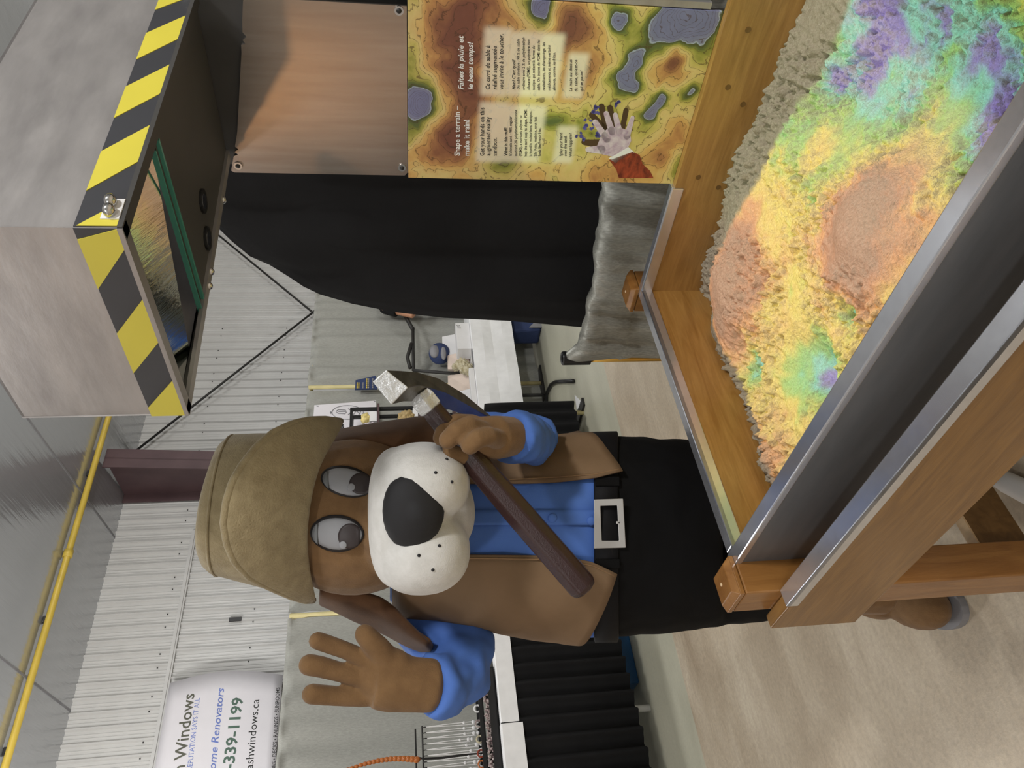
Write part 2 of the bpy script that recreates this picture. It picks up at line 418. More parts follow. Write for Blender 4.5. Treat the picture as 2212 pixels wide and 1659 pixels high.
# ================================================================== DRAPES, POLES
DN = 6.02; DZ = 2.42
def drape(s0, s1, lab, seed, mt='grey_cloth', n0=DN, z1=DZ, zb=.03, amp=.03, k0=9, grp='grey drapes along the back wall'):
    rnd = random.Random(seed); ph = [rnd.uniform(0, 6) for _ in range(4)]; L = s1 - s0
    nx = int(max(40, L * 55)); zs = [z1 + .035, z1 + .01, z1, z1 - .05, z1 - .13, z1 - .3, z1 - .7, (z1 + zb) / 2, zb + .3, zb]
    rows = []
    for iz, z in enumerate(zs):
        row = []
        for i in range(nx + 1):
            s = s0 + L * i / nx; t = s * k0
            f = math.sin(t + ph[0] + .8 * math.sin(t * .37 + ph[1])) * .55 + .35 * math.sin(t * 2.3 + ph[2]) + .35 * math.sin(t * .55 + ph[3])
            g = math.sin(t * 4.1 + ph[1]) * (.5 if iz < 5 else .12)
            a = amp * (.35 if iz in (2, 3) else 1)
            row.append((s, n0 - .02 + a * (f + g) + (.012 if iz == 0 else 0), z))
        rows.append(row)
    return tag(MB().grid(rows).build('grey_drape' if mt == 'grey_cloth' else 'drape', mt, None, FH, (s0, n0, 0), True), lab, 'curtain', grp)
drape(-.6, 1.30, 'grey drape at the far left behind the necklace rack', 1, amp=.02, k0=6)
drape(1.31, 2.57, 'grey drape between the necklace rack and the raised paw', 2, amp=.018, k0=7)
drape(2.62, 3.9, 'grey drape right of the left pole, behind the hat', 3)
drape(3.92, 5.00, 'grey drape behind the white poster and mineral shelf', 4)
drape(5.06, 7.3, 'grey drape right of the pole with the little dark sign', 5, k0=11)
for s, lab in ((2.595, 'pale gold upright pole between drapes, left of the person'), (5.03, 'pale gold upright pole between drapes, holding a small dark sign')):
    c = empty('drape_pole', FH, (s, DN - .03, 0), lab, 'pole', 'drape support poles')
    MB().tube([(s, DN - .03, 0.02), (s, DN - .03, DZ + .02)], .022, 10).build('upright', 'pole_gold', c, smooth=True)
    MB().box(s - .2, s + .2, DN - .1, DN + .04, 0, .02).build('base_plate', 'dark_iron', c)
tag(MB().tube([(-.7, DN + .03, DZ + .0), (7.3, DN + .03, DZ + .0)], .02, 8).build('drape_rail', 'pole_gold', None, FH, (0, DN + .03, DZ), True), 'long horizontal rail carrying the grey drapes', 'rail')
# ================================================================== BANNER
bn = 7.5
ban = empty('window_company_banner', FH, (1.5, bn, 2.7), 'white window company banner on the wall with phone number', 'banner')
def bz(s, z): return (s, bn - .012 - .05 * max(0, math.sin((z - 2.69) * 3.0)) * max(0, (s - 1.2) / 1.5), z)
def bz2(s, z): p = bz(s, z); return (p[0], p[1] - .004, p[2])
mb = MB(); rows = []
for i in range(13):
    z = 2.69 + (3.725 - 2.69) * i / 12
    rows.append([bz(-.6 + (2.655 + .06 * math.sin((z - 2.69) * 3.0) + .6) * j / 16, z) for j in range(17)])
mb.grid(rows).build('sheet', 'banner_white', ban, smooth=True, solid=.006)
def bl(s, e, st, hpx, mt, bold=0., shear=0.):
    p1 = HP(*e, bn - .03); p0 = HP(*st, bn - .03)
    p2 = HP(e[0] - hpx, e[1], bn - .03); h = abs(p2[1] - p1[1])
    mb = MB(); letter(mb, s, p0, p1, h, bz2, bold, shear); mb.build('lettering', mt, ban)
bl('h Windows', (421, 1499), (398, 1668), 26, 'ink_olive', .012)
bl('REPUTATION SAYS IT ALL', (432.5, 1509), (415, 1664), 11, 'ink_blue')
bl('ome Renovators', (485.5, 1488), (466, 1662), 16, 'ink_blue', .01, .25)
bl('-339-1199', (526, 1508), (504.5, 1662), 24, 'ink_green', .022)
bl('ashwindows.ca', (560.5, 1511), (546, 1661), 17, 'ink_black', 0)
bl('ORS \u2022 DECKS \u2022 RAILINGS \u2022 SUNROOMS', (604, 1484), (594.5, 1664), 8.5, 'ink_black', .01)
# white poster with a line drawing of a crystal, pinned to the drape
pn_ = 5.9
def pq(x, y, d=0): s, z = HP(x, y, pn_); return (s, pn_ - d, z)
po = empty('crystal_poster', FH, (4.55, pn_, 1.7), 'white poster with crystal line drawing hung on the drape', 'poster')
A_, B_ = HP(679, 876, pn_), HP(812, 866, pn_); C_ = (3.9, B_[1] - .02)
MB().prism([(3.9, A_[1]), A_, B_, C_], lambda u, v, d: (u, pn_ - d, v), 0, .006).build('sheet', 'banner_white', po)
def stroke(mb, pts, r, n, closed=False):
    P = [HP(x, y, n) for x, y in pts]
    if closed: P.append(P[0])
    mb.tube([(s, n - .008, z) for s, z in P], r, 4)
mb = MB(); stroke(mb, [(717 + 34 * (1 - math.cos(a)) , 892 - 15 * math.sin(a)) for a in [2 * PI * i / 24 for i in range(24)]], .004, pn_, True)
mb.build('drawn_oval', 'ink_grey', po)
mb = MB()
for pts in ([(727, 889), (731, 886), (746, 887), (748, 892), (745, 895), (730, 894), (727, 891)], [(731, 890), (746, 890)], [(713, 892), (718, 892)], [(715, 890), (715, 895)], [(752, 897), (757, 893)], [(752, 884), (757, 887)], [(684, 878), (688, 879)],
            [(762, 884), (775, 883), (779, 890), (774, 899), (763, 897), (768, 890), (764, 886)], [(766, 886), (776, 894)], [(808, 868), (812, 869)]): stroke(mb, pts, .005, pn_)
tag(mb.build('drawn_crystal', 'ink_grey', po), kind='stuff')
mb = MB()
for pts in ([(741, 919), (738, 922), (733, 921), (730, 918)], [(741, 919), (737, 916), (742, 926), (730, 925)], [(740, 926), (734, 932), (728, 931)], [(741, 932), (735, 936), (729, 934)]): stroke(mb, pts, .009, pn_)
mb.build('script_lettering', 'ink_black', po)
# small dark sign on the gold pole
sg = empty('small_dark_sign', FH, (5.0, 5.93, 1.75), 'small dark sign with yellow lines on the gold pole', 'sign')
q = [HP(767, 843, 5.93), HP(768, 823, 5.93), HP(812, 813, 5.93), HP(815, 842, 5.93)]
MB().prism(q, lambda u, v, d: (u, 5.93 - d, v), 0, .012).build('board', 'navy', sg)
for x, mt in ((771.5, 'ink_yellow'), (775, 'ink_yellow'), (784, 'ink_grey'), (792, 'ink_yellow'), (796, 'ink_grey'), (805, 'ink_grey')):
    mb = MB(); a = HP(x, 839, 5.915); b2 = HP(x, 826 if x < 790 else 817, 5.915)
    for i in range(5):
        u0, u1 = a[0] + (b2[0] - a[0]) * (i + .08) / 5, a[0] + (b2[0] - a[0]) * (i + .86) / 5
        mb.box(u0, u1, 5.912, 5.92, a[1] - .006, a[1] + .006)
    mb.build('print_line', mt, sg)
# ================================================================== SANDBOX TABLE
L_, W_ = .98, .748
tb = empty('sandbox_table', FT, (0, 0, 0), 'honey wood sandbox table with bright metal rims and a dark steel front', 'table')
MB().box(-.025, L_ + .025, -.025, -.004, .72, .888).build('front_panel', 'steel_dark', tb, bevel=.003)
MB().box(-.004, L_ + .004, -.004, .0, .55, .886).build('inner_board', 'wood', tb)
MB().box(-.022, 0, 0, W_, .55, .886).build('inner_board', 'wood_b_lit', tb)
MB().box(L_, L_ + .022, 0, W_, .55, .886).build('inner_board', 'wood_b_lit', tb)
bb = MB().box(-.022, L_ + .022, W_, W_ + .018, .55, .893).build('inner_board', 'wood_in_lit', tb)
for a, z in ((.335, .846), (.31, .79), (.545, .845), (.66, .842), (.51, .80)):
    MB().tube([(a, W_ + .001, z), (a, W_ - .0012, z)], .006, 12).build('dowel', 'wood_dark', bb)
MB().box(-.03, L_ + .03, -.03, W_ + .02, .53, .56).build('bottom_board', 'wood_dark', tb)
def trim(name, segs):
    mb = MB()
    for s in segs: mb.box(*s)
    return mb.build(name, 'aluminium_trim', tb, bevel=.0025)
trim('rim_trim', [(-.027, L_ + .027, -.0285, .002, .886, .900)])
trim('rim_trim', [(-.024, .004, .004, W_ + .0, .888, .9), (-.0005, .004, .004, W_, .872, .9)])
trim('rim_trim', [(-.024, .306, W_ - .0, W_ + .022, .888, .9), (-.0, .306, W_ - .004, W_, .872, .9)])
trim('rim_trim', [(L_ - .004, L_ + .024, .004, W_, .872, .9)])
AZ0, AZ1 = .645, .822
MB().box(-.108, L_ + .108, -.116, -.089, AZ0, AZ1).build('apron_board', 'wood', tb, bevel=.002)
MB().box(-.108, L_ + .108, W_ + .089, W_ + .116, AZ0, AZ1 - .03).build('apron_board', 'wood', tb, bevel=.002)
trim('apron_trim', [(-.006, L_ + .006, -.1195, -.086, AZ1, AZ1 + .01), (-.006, L_ + .006, -.1195, -.1155, AZ1 - .014, AZ1 + .01)])
for a0, b0 in ((-.084, -.088), (-.084, W_ + .012), (L_ + .006, -.088), (L_ + .006, W_ + .012)):
    p = MB().box(a0, a0 + .078, b0, b0 + .076, .03, .898).build('corner_post', 'wood_v', tb, bevel=.003)
    x0, x1, y0, y1 = a0 - .001, a0 + .079, b0 - .001, b0 + .077; ch = .011
    MB().hexa([(x0, y0, .90), (x1, y0, .90), (x1, y1, .90), (x0, y1, .90)], [(x0, y0, .909), (x1, y0, .909), (x1, y1, .909), (x0, y1, .909)]).hexa(
        [(x0, y0, .909), (x1, y0, .909), (x1, y1, .909), (x0, y1, .909)], [(x0 + ch, y0 + ch, .92), (x1 - ch, y0 + ch, .92), (x1 - ch, y1 - ch, .92), (x0 + ch, y1 - ch, .92)]).build('post_cap', 'wood_v', p, bevel=.0015)
    MB().ell((a0 + .036, b0 + .04, .920), (.004, .004, .0015), 10, 6).build('screw_plug', 'wood_pale', p, smooth=True)
    MB().box(a0 + .01, a0 + .068, b0 + .01, b0 + .066, 0, .03).build('foot_pad', 'black_plastic', p)
st = MB().box(-.055, -.03, -.005, W_ + .01, .24, .352).build('stretcher', 'wood_dark', tb, bevel=.001)
MB().box(-.0555, -.0295, -.005, W_ + .01, .352, .356).build('stretcher_lit_edge', 'wood_pale', st)  # pale strip paints the light along the stretcher's top edge
MB().box(L_ + .03, L_ + .055, -.005, W_ + .01, .24, .352).build('stretcher', 'wood_dark', tb, bevel=.001)
# ---- sand
GA = [  # a, b, radius, height  (relief of the sand)
    (.17, .55, .12, .055), (.30, .64, .08, .018), (.07, .50, .07, .012), (.53, .25, .13, .06), (.60, .28, .08, .018), (.268, .213, .05, -.055), (.24, .27, .06, -.02),
    (.03, .17, .07, .025), (.095, .42, .055, -.045), (.75, .40, .17, -.06), (.80, .22, .10, -.045), (.70, .56, .08, -.03), (.41, .21, .035, -.04), (.62, .60, .05, -.03), (.0, .70, .06, -.03), (.48, .47, .1, .01), (.40, .70, .12, .02)]
def fbm(x, y, o=4, sx=0):
    return noise.fractal(Vector((x, y, sx)), .9, 2.1, o)
def hsand(a, b):
    h = .752
    for ga, gb, r, k in GA: h += k * math.exp(-((a - ga) ** 2 + (b - gb) ** 2) / (r * r))
    rough = .15 + .85 * max(0, min(1, .55 + 1.9 * fbm(a * 6, b * 6, 2, 3.)))
    for ga, gb, r in ((.17, .55, .07), (.55, .25, .085)): rough *= 1 - .75 * math.exp(-((a - ga) ** 2 + (b - gb) ** 2) / (r * r))
    h += .010 * fbm(a * 9, b * 9, 3, 1.) + rough * (.011 * fbm(a * 42, b * 42, 3, 2.) + .017 * fbm(a * 82, b * 82, 2, 5.) - .06 * max(0, fbm(a * 48, b * 48, 2, 9.) - .36))
    return h
NA, NB = 460, 352
rows = []
for j in range(NB + 1):
    b = .0008 + (W_ - .0016) * j / NB
    rows.append([(.0008 + (L_ - .0016) * i / NA, b, hsand(L_ * i / NA, b)) for i in range(NA + 1)])
mb = MB().grid(rows); N_ = NA + 1
def sand_mat():
    m = bpy.data.materials.new('kinetic_sand'); m.use_nodes = True; t = NT(m.node_tree); b = t.n['Principled BSDF']
    v = t.new('ShaderNodeTexCoord').outputs['Object']
    t.link(t.ramp(t.noise(v, 260, 3, .7), [(.3, lin('#a2957f')), (.7, lin('#bdb19c'))]), b.inputs['Base Color'])
    b.inputs['Roughness'].default_value = .95; b.inputs['Specular IOR Level'].default_value = .2
    bn = t.new('ShaderNodeBump'); bn.inputs['Strength'].default_value = 1.; bn.inputs['Distance'].default_value = .007
    t.link(t.noise(v, 120, 5, .75), bn.inputs['Height']); t.link(bn.outputs[0], b.inputs['Normal'])
    return m
MT['sand'] = sand_mat()
tag(mb.build('sand', 'sand', None, FT, (0, 0, .7), True), 'kinetic sand hills filling the wooden sandbox under coloured light', 'sand', kind='stuff')
# ================================================================== PROJECTOR STAND
ps = empty('projector_stand', FT, (.49, .80, 0), 'brushed metal projector hood with hazard stripes on a post behind the sandbox', 'projector')
ZH, ZT, ZB = 1.86, 2.10, 1.911
K1, K2, K3, K4 = np.array([.617, .150]), np.array([.250, .157]), np.array([.663, .765]), np.array([.344, .765])
def facep(A, B, off=0):
    d = (B - A); ln = np.linalg.norm(d); d = d / ln; nn = np.array([d[1], -d[0]])
    if np.dot(nn, np.array([.45, .45]) - A) > 0: nn = -nn
    return lambda t, z, k=0: (A[0] + d[0] * t * ln + nn[0] * (off + k), A[1] + d[1] * t * ln + nn[1] * (off + k), z)
fl, fr, fb = facep(K1, K2), facep(K1, K3), facep(K4, K2)
def plate(f, t0, t1, z0, z1, k0, k1): return MB().prism([(t0, z0), (t1, z0), (t1, z1), (t0, z1)], f, k0, k1)
plate(fl, 0, 1, ZH, ZT, -.004, 0).build('hood_panel', 'aluminium', ps)
plate(fr, 0.003, 1, ZH, ZT, -.004, 0).build('hood_panel', 'aluminium', ps)
plate(fb, 0, 1, ZH, ZT, -.004, 0).build('hood_panel', 'aluminium', ps)
MB().prism([tuple(K1), tuple(K2), tuple(K4), tuple(K3)], lambda u, v, d: (u, v, d), ZT - .004, ZT).build('hood_top', 'aluminium', ps)
plate(fl, 0, 1, ZH, ZB, 0, .0012).build('tape_band', 'black_tape', ps)
plate(fr, .003, 1, ZH, ZB, 0, .0012).build('tape_band', 'black_tape', ps)
for f, q in ((fl, [((-.003, ZB), (.039, ZB), (0, ZB - .045)), 0]),): pass
def stripe(f, poly): MB().prism(poly, f, .0012, .0022).build('hazard_stripe', 'yellow_tape', ps)
def stripes(f, tops, bots):
    for (t0, t1), (b0, b1) in zip(tops, bots): stripe(f, [(b0, ZH), (b1, ZH), (t1, ZB), (t0, ZB)])
stripes(fl, [(.045, .267), (.494, .721), (.944, 1.0)], [(0, .085), (.316, .542), (.769, 1.0)])
stripe(fr, [(.004, ZH), (.089, ZH), (.004, ZB - .004)])
stripes(fr, [(.113, .248), (.375, .506), (.63, .76), (.885, .99)], [(.216, .353), (.483, .614), (.74, .864), (.975, .998)])
for f, q in ((fl, 'aluminium'), (fr, 'black_metal'), (fb, 'aluminium')): plate(f, 0.0, 1, ZH - .006, ZH + .0005, -.018, .0025).build('bottom_lip', q, ps)
# underside plate with the opening
op = [(.275, .19), (.597, .183), (.606, .362), (.286, .372)]
def pl(poly): return MB().prism(poly, lambda u, v, d: (u, v, d), ZH, ZH + .006)
k1, k2, k3, k4 = (tuple(K1 + (-.004, .004)), tuple(K2 + (.004, .004)), tuple(K3 - (.004, 0)), tuple(K4 + (.004, 0)))
und = pl([op[3], op[2], k3, k4]).build('underside_plate', 'black_metal', ps)
for poly in ([k1, k2, op[0], op[1]], [k1, op[1], op[2], k3], [k2, k4, op[3], op[0]]): pl(poly).build('underside_frame', 'black_metal', ps)
for a, b in ((.405, .520), (.345, .492)):
    MB().tube([(a, b, ZH - .004), (a, b, ZH + .001)], .022, 20).build('port_ring', 'black_plastic', und, smooth=False)
    MB().tube([(a, b, ZH - .0045), (a, b, ZH - .0035)], .013, 16).build('port_lens', 'chrome', und)
# tilted mirror behind the opening, clear pane edge
MB().hexa([(.262, .268, ZH + .007), (.612, .373, ZH + .007), (.606, .2, ZH + .098), (.290, .170, ZH + .064)], [(.261, .271, ZH + .010), (.611, .376, ZH + .010), (.605, .203, ZH + .101), (.289, .173, ZH + .067)]).build('mirror_pane', 'mirror', ps)
MB().hexa([(.28, .376, ZH - .005), (.61, .368, ZH - .005), (.61, .374, ZH - .005), (.28, .382, ZH - .005)], [(.28, .376, ZH + .001), (.61, .368, ZH + .001), (.61, .374, ZH + .001), (.28, .382, ZH + .001)]).build('pane_edge', 'glass_edge', ps)
MB().hexa([(.28, .355, ZH - .004), (.605, .347, ZH - .004), (.605, .350, ZH - .004), (.28, .358, ZH - .004)], [(.28, .355, ZH + .004), (.605, .347, ZH + .004), (.605, .350, ZH + .004), (.28, .358, ZH + .004)]).build('pane_edge', 'glass_edge', ps)
# corner bracket with two bolts
br = MB().prism([(.022, ZH - .0), (.084, ZH - .0), (.083, ZH + .022), (.022, ZH + .022)], fr, .0022, .0042).build('corner_bracket', 'white_card', ps)
for t, z in ((.037, ZH + .012), (.066, ZH + .014)):
    p = Vector(fr(t, z, .0042)); q = Vector(fr(t, z, .014))
    MB().ell((p + q) / 2, (.010, .010, .0075), 12, 8).build('bolt', 'chrome', br, smooth=True)
br = MB().prism([(.972, ZH), (.999, ZH), (.999, ZH + .03), (.972, ZH + .03)], fr, .0022, .0042).build('corner_bracket', 'white_card', ps)
MB().ell(fr(.985, ZH + .013, .008), (.009, .009, .008), 12, 8).build('bolt', 'chrome', br, smooth=True)
MB().ell(fr(.97, 2.035, .004), (.010, .010, .010), 12, 8).build('bolt', 'chrome', ps, smooth=True)
for a, b in ((.34, .64), (.316, .45), (.308, .42)): MB().ell((a - .014, b, ZH - .004), (.008, .008, .008), 10, 8).build('bolt', 'chrome', ps, smooth=True)
# post: black box, warm brushed face panel, aluminium rails on the right
MB().box(.322, .655, .775, .86, .30, 1.865).build('post_box', 'black_metal', ps)
bite = [(.654, 1.78), (.66, 1.779), (.66, 1.494), (.317, 1.494), (.309, 1.50), (.307, 1.853), (.311, 1.859), (.33, 1.853), (.345, 1.848), (.349, 1.839), (.355, 1.845), (.361, 1.836), (.367, 1.842), (.40, 1.832), (.56, 1.798), (.575, 1.796), (.577, 1.788), (.584, 1.792), (.590, 1.784), (.598, 1.790), (.62, 1.787)]
fp = MB().prism(bite, lambda u, v, d: (u, d, v), .768, .775).build('face_panel', 'aluminium_warm', ps)
for a, z in ((.324, 1.843), (.329, 1.506), (.652, 1.508)):
    MB().tube([(a, .768, z), (a, .765, z)], .0085, 16).build('washer', 'chrome', fp)
    MB().ell((a, .765, z), (.005, .003, .005), 12, 8).build('screw', 'dark_iron', fp, smooth=True)
for k, (a0, a1, b0, mt) in enumerate(((.662, .674, .768, 'aluminium'), (.676, .690, .780, 'black_metal'), (.692, .704, .776, 'aluminium'), (.706, .735, .785, 'black_metal'))):
    MB().box(a0 + .024, a1 + .024, b0, .85, .92, 1.86).build('post_rail', mt, ps)
# projector light: a spot whose colours follow the terrain, cut to the projected rectangle
PL = (.47, .36, 1.80); PZ = .77
ld = bpy.data.lights.new('projector_lamp', 'SPOT'); ld.energy = 98; ld.spot_size = math.radians(75); ld.spot_blend = 0; ld.shadow_soft_size = .006
lo = bpy.data.objects.new('projector_lamp', ld); COL.objects.link(lo)
lo.matrix_world = FT @ Matrix.Translation(PL)
ld.use_nodes = True; t = NT(ld.node_tree); em = t.n['Emission']
nrm = t.new('ShaderNodeTexCoord').outputs['Normal']; sp = t.new('ShaderNodeSeparateXYZ'); t.link(nrm, sp.inputs[0])
dz = t.math('ABSOLUTE', sp.outputs[2])
SGN = 1.
pa = t.math('MULTIPLY_ADD', t.math('DIVIDE', sp.outputs[0], dz), SGN * (PL[2] - PZ), PL[0])
pb = t.math('MULTIPLY_ADD', t.math('DIVIDE', sp.outputs[1], dz), SGN * (PL[2] - PZ), PL[1])
cv = t.new('ShaderNodeCombineXYZ'); t.link(pa, cv.inputs[0]); t.link(pb, cv.inputs[1]); P = cv.outputs[0]
EG = [(.17, .55, .12, .52), (.297, .633, .07, .26), (.09, .51, .06, .2), (.53, .25, .122, .55), (.61, .27, .07, .25), (.268, .213, .052, -.44), (.245, .26, .06, -.16), (.42, .20, .045, -.22), (.41, .212, .02, -.3),
      (.03, .17, .07, .30), (.095, .405, .042, -.42), (.745, .43, .16, -.43), (.775, .235, .075, -.33), (.89, .20, .08, .16), (.70, .57, .08, -.2), (.79, .57, .09, -.22), (.86, .25, .10, -.16), (.72, .2, .06, -.15), (.625, .60, .035, -.32), (.53, .62, .06, -.2), (.30, .50, .06, .14), (.02, .29, .05, .18), (.70, .345, .03, .25), (.77, .36, .02, .22), (.76, .47, .03, .2), (.69, .47, .02, .2)]
E_ = t.math('MULTIPLY_ADD', t.noise(P, 13, 6, .66, .3), .84, .53 - .42)
wob = t.new('ShaderNodeVectorMath', operation='MULTIPLY_ADD'); nz = t.new('ShaderNodeTexNoise'); nz.inputs['Scale'].default_value = 18; t.link(P, nz.inputs['Vector'])
t.link(nz.outputs['Color'], wob.inputs[0]); wob.inputs[1].default_value = (.05, .05, 0); t.link(P, wob.inputs[2])
for a, b, r, k in EG:
    d = t.new('ShaderNodeVectorMath', operation='DISTANCE'); t.link(wob.outputs[0], d.inputs[0]); d.inputs[1].default_value = (a + .025, b + .025, 0)
    q = t.math('MULTIPLY', d.outputs['Value'], 1 / r); e = t.math('POWER', 2.718, t.math('MULTIPLY', t.math('MULTIPLY', q, q), -1))
    E_ = t.math('MULTIPLY_ADD', e, k, E_)
S = lambda h: tuple(x for x in lin(h))
colr = t.ramp(E_, [(0., S('#6a60ff')), (.09, S('#7078ff')), (.13, S('#78c8ff')), (.16, S('#70f4ff')), (.24, S('#60f4e4')), (.275, S('#70e880')), (.42, S('#b0ec54')), (.5, S('#fff450')), (.62, S('#ffe058')), (.74, S('#f0a04c')), (.88, S('#c0703c')), (1., S('#a4684a'))])
fr_ = t.math('FRACT', t.math('MULTIPLY', E_, 14)); ln_ = t.math('LESS_THAN', fr_, .12)
colr = t.mix(t.math('MULTIPLY', ln_, .22), colr, (.1, .08, .05, 1))
def smooth(v, lo_, hi): 
    n = t.new('ShaderNodeMapRange', interpolation_type='SMOOTHSTEP'); t.link(v, n.inputs[0]); n.inputs[1].default_value = lo_; n.inputs[2].default_value = hi; return n.outputs[0]
mk = t.math('MULTIPLY', smooth(t.math('MULTIPLY_ADD', pb, -.02, pa), .018, .026), smooth(pa, .99, .98))
mk = t.math('MULTIPLY', mk, t.math('MULTIPLY', smooth(pb, -.02, -.01), smooth(t.math('MULTIPLY_ADD', pa, .06, pb), .668, .655)))
bk = t.math('MULTIPLY', smooth(t.math('MULTIPLY_ADD', pa, .06, pb), .655, .668), smooth(pa, .15, .3))
colr = t.mix(bk, colr, (.30, .52, .22, 1)); mk = t.math('MAXIMUM', mk, t.math('MULTIPLY', bk, .17))
colr = t.mix(.06, colr, (1, 1, 1, 1)); t.link(colr, em.inputs[0]); t.link(mk, em.inputs[1])
# ================================================================== INFORMATION BOARD
BB = .766
ib = empty('information_board', FT, (.49, .77, .893), 'bilingual information board printed with a contour map, behind the sandbox', 'sign')
def bw(u, v, d=0): return (u, BB - d, v)
def board_mat():
    m = bpy.data.materials.new('contour_map'); m.use_nodes = True; t = NT(m.node_tree); b = t.n['Principled BSDF']
    v = t.new('ShaderNodeTexCoord').outputs['Object']; sp = t.new('ShaderNodeSeparateXYZ'); t.link(v, sp.inputs[0])
    cb = t.new('ShaderNodeCombineXYZ'); t.link(sp.outputs[0], cb.inputs[0]); t.link(sp.outputs[2], cb.inputs[1]); P = cb.outputs[0]
    n1 = t.noise(P, 10, 6, .52, .6)
    E = t.math('MULTIPLY_ADD', n1, .9, .56 - .45)
    nz = t.new('ShaderNodeTexNoise'); nz.inputs['Scale'].default_value = 16; t.link(P, nz.inputs['Vector'])
    wob = t.new('ShaderNodeVectorMath', operation='MULTIPLY_ADD'); t.link(nz.outputs['Color'], wob.inputs[0]); wob.inputs[1].default_value = (.05, .05, 0); t.link(P, wob.inputs[2])
    # (pixel x, pixel y, radius, weight)
    G = [(985, 60, .06, .42), (1000, 140, .055, .36), (990, 230, .06, .36), (985, 320, .06, .36), (1040, 30, .05, .2), (905, 225, .05, -.55), (900, 205, .014, -.3), (905, 225, .012, -.35), (890, 130, .04, -.3), (885, 290, .03, -.25),
         (1170, 25, .028, -.6), (1168, 25, .010, -.2), (1235, 50, .04, .35), (1250, 130, .05, .25), (1330, 52, .030, -.66), (1345, 168, .028, -.66), (1370, 192, .02, -.45), (1368, 128, .018, -.45), (1428, 216, .022, -.64), (1403, 246, .02, -.6), (1510, 50, .055, -.8), (1470, 30, .035, -.5), (1490, 205, .02, -.35),
         (1400, 100, .04, -.2), (1440, 140, .05, .28), (1460, 140, .02, .25), (1260, 190, .05, .22), (1100, 370, .06, -.2), (1190, 270, .05, -.25), (1230, 320, .04, -.15), (1300, 250, .05, -.25), (1310, 360, .06, .22), (1430, 340, .03, .28), (1460, 275, .035, .12), (1460, 360, .04, -.25), (1360, 300, .05, -.15), (1420, 60, .03, -.3)]
    for x, y, r, k in G:
        a, z = BP(x, y)
        d = t.new('ShaderNodeVectorMath', operation='DISTANCE'); t.link(wob.outputs[0], d.inputs[0]); d.inputs[1].default_value = (a - .49 + .025, z - .893 + .025, 0)
        q = t.math('MULTIPLY', d.outputs['Value'], 1 / r); e = t.math('POWER', 2.718, t.math('MULTIPLY', t.math('MULTIPLY', q, q), -1))
        E = t.math('MULTIPLY_ADD', e, k, E)
    c = t.ramp(E, [(0., lin('#76799a')), (.13, lin('#82869f')), (.15, lin('#aab6c4')), (.17, lin('#4b5230')), (.25, lin('#5e6a38')), (.34, lin('#90913f')), (.44, lin('#c6b766')), (.55, lin('#d8c07e')), (.66, lin('#d3aa66')), (.76, lin('#b98854')), (.88, lin('#8f5f42')), (1., lin('#774a3a'))])
    fr_ = t.math('FRACT', t.math('MULTIPLY', E, 10)); ln_ = t.math('LESS_THAN', fr_, .1)
    c = t.mix(t.math('MULTIPLY', ln_, .62), c, lin('#4b3320'))
    c = t.mix(.12, c, t.ramp(t.noise(P, 45, 4, .6), [(.3, (.2, .2, .2, 1)), (.7, (.9, .9, .9, 1))]), 'OVERLAY')
    # pale soft-edged text panels
    sx = t.new('ShaderNodeSeparateXYZ'); t.link(P, sx.inputs[0])
    tot = None
    def ss(v, e0, e1):
        n = t.new('ShaderNodeMapRange', interpolation_type='SMOOTHSTEP'); t.link(v, n.inputs[0]); n.inputs[1].default_value = e0; n.inputs[2].default_value = e1; return n.outputs[0]
    for x0, x1, y0, y1 in ((1036, 1092, 230, 342), (1078, 1172, 236, 342), (1202, 1240, 280, 345), (1046, 1100, 70, 198), (1096, 1212, 82, 198), (1224, 1264, 124, 204)):
        p = BP(x0, y1); q = BP(x1, y0); e = .012; a0, a1, z1, z0 = p[0] - .49 - .004, q[0] - .49 + .004, p[1] - .893 + .004, q[1] - .893 - .004
        w = t.math('MULTIPLY', t.math('MULTIPLY', ss(sx.outputs[0], a0 - e, a0 + e * .4), ss(sx.outputs[0], a1 + e, a1 - e * .4)), t.math('MULTIPLY', ss(sx.outputs[1], z0 - e, z0 + e * .4), ss(sx.outputs[1], z1 + e, z1 - e * .4)))
        tot = w if tot is None else t.math('MAXIMUM', tot, w)
    c = t.mix(t.math('MULTIPLY', tot, .78), c, lin('#f0e6cd'))
    t.link(c, b.inputs['Base Color']); b.inputs['Roughness'].default_value = .45
    return m
MT['contour_map'] = board_mat()
MB().prism([(.305, .893), (.684, .893), (.684, 1.4925), (.305, 1.4925)], bw, 0, -.009).build('board', 'contour_map', ib, bevel=.001)
def blines(mt, lines, hpx, bold=0., shear=0.):
    mb = MB()
    for s, xb, ys, ye in lines:
        p0, p1 = BP(xb, ys), BP(xb + (ys - ye) * -.0 , ye); h = abs(BP(xb - hpx, ys)[1] - p0[1])
        letter(mb, s, p0, p1, h, lambda u, v: bw(u, v, .0006), bold, shear)
    mb.build('lettering', mt, ib)
blines('ink_white', [('Shape a terrain \u2013', 993, 336, 228), ('make it rain!', 1013.5, 336, 258)], 12, .018)
blines('ink_white', [('Faites la pluie et', 1001, 193, 76), ('le beau temps!', 1021.5, 193, 90)], 12, .018, .25)
blines('ink_black', [('Get your hands on this', 1046, 336, 232), ('augmented reality', 1059, 336, 252), ('sandbox.', 1073, 336, 297)], 9.5, .01)
blines('ink_black', [('Ce carr\u00e9 de sable \u00e0', 1058, 193, 98), ('r\u00e9alit\u00e9 augment\u00e9e', 1073, 193, 99), ('vous invite \u00e0 le toucher.', 1087, 193, 73)], 9.5, .01, .25)
blines('ink_black', [('What is this stuff?', 1096, 336, 275)], 7, .022)
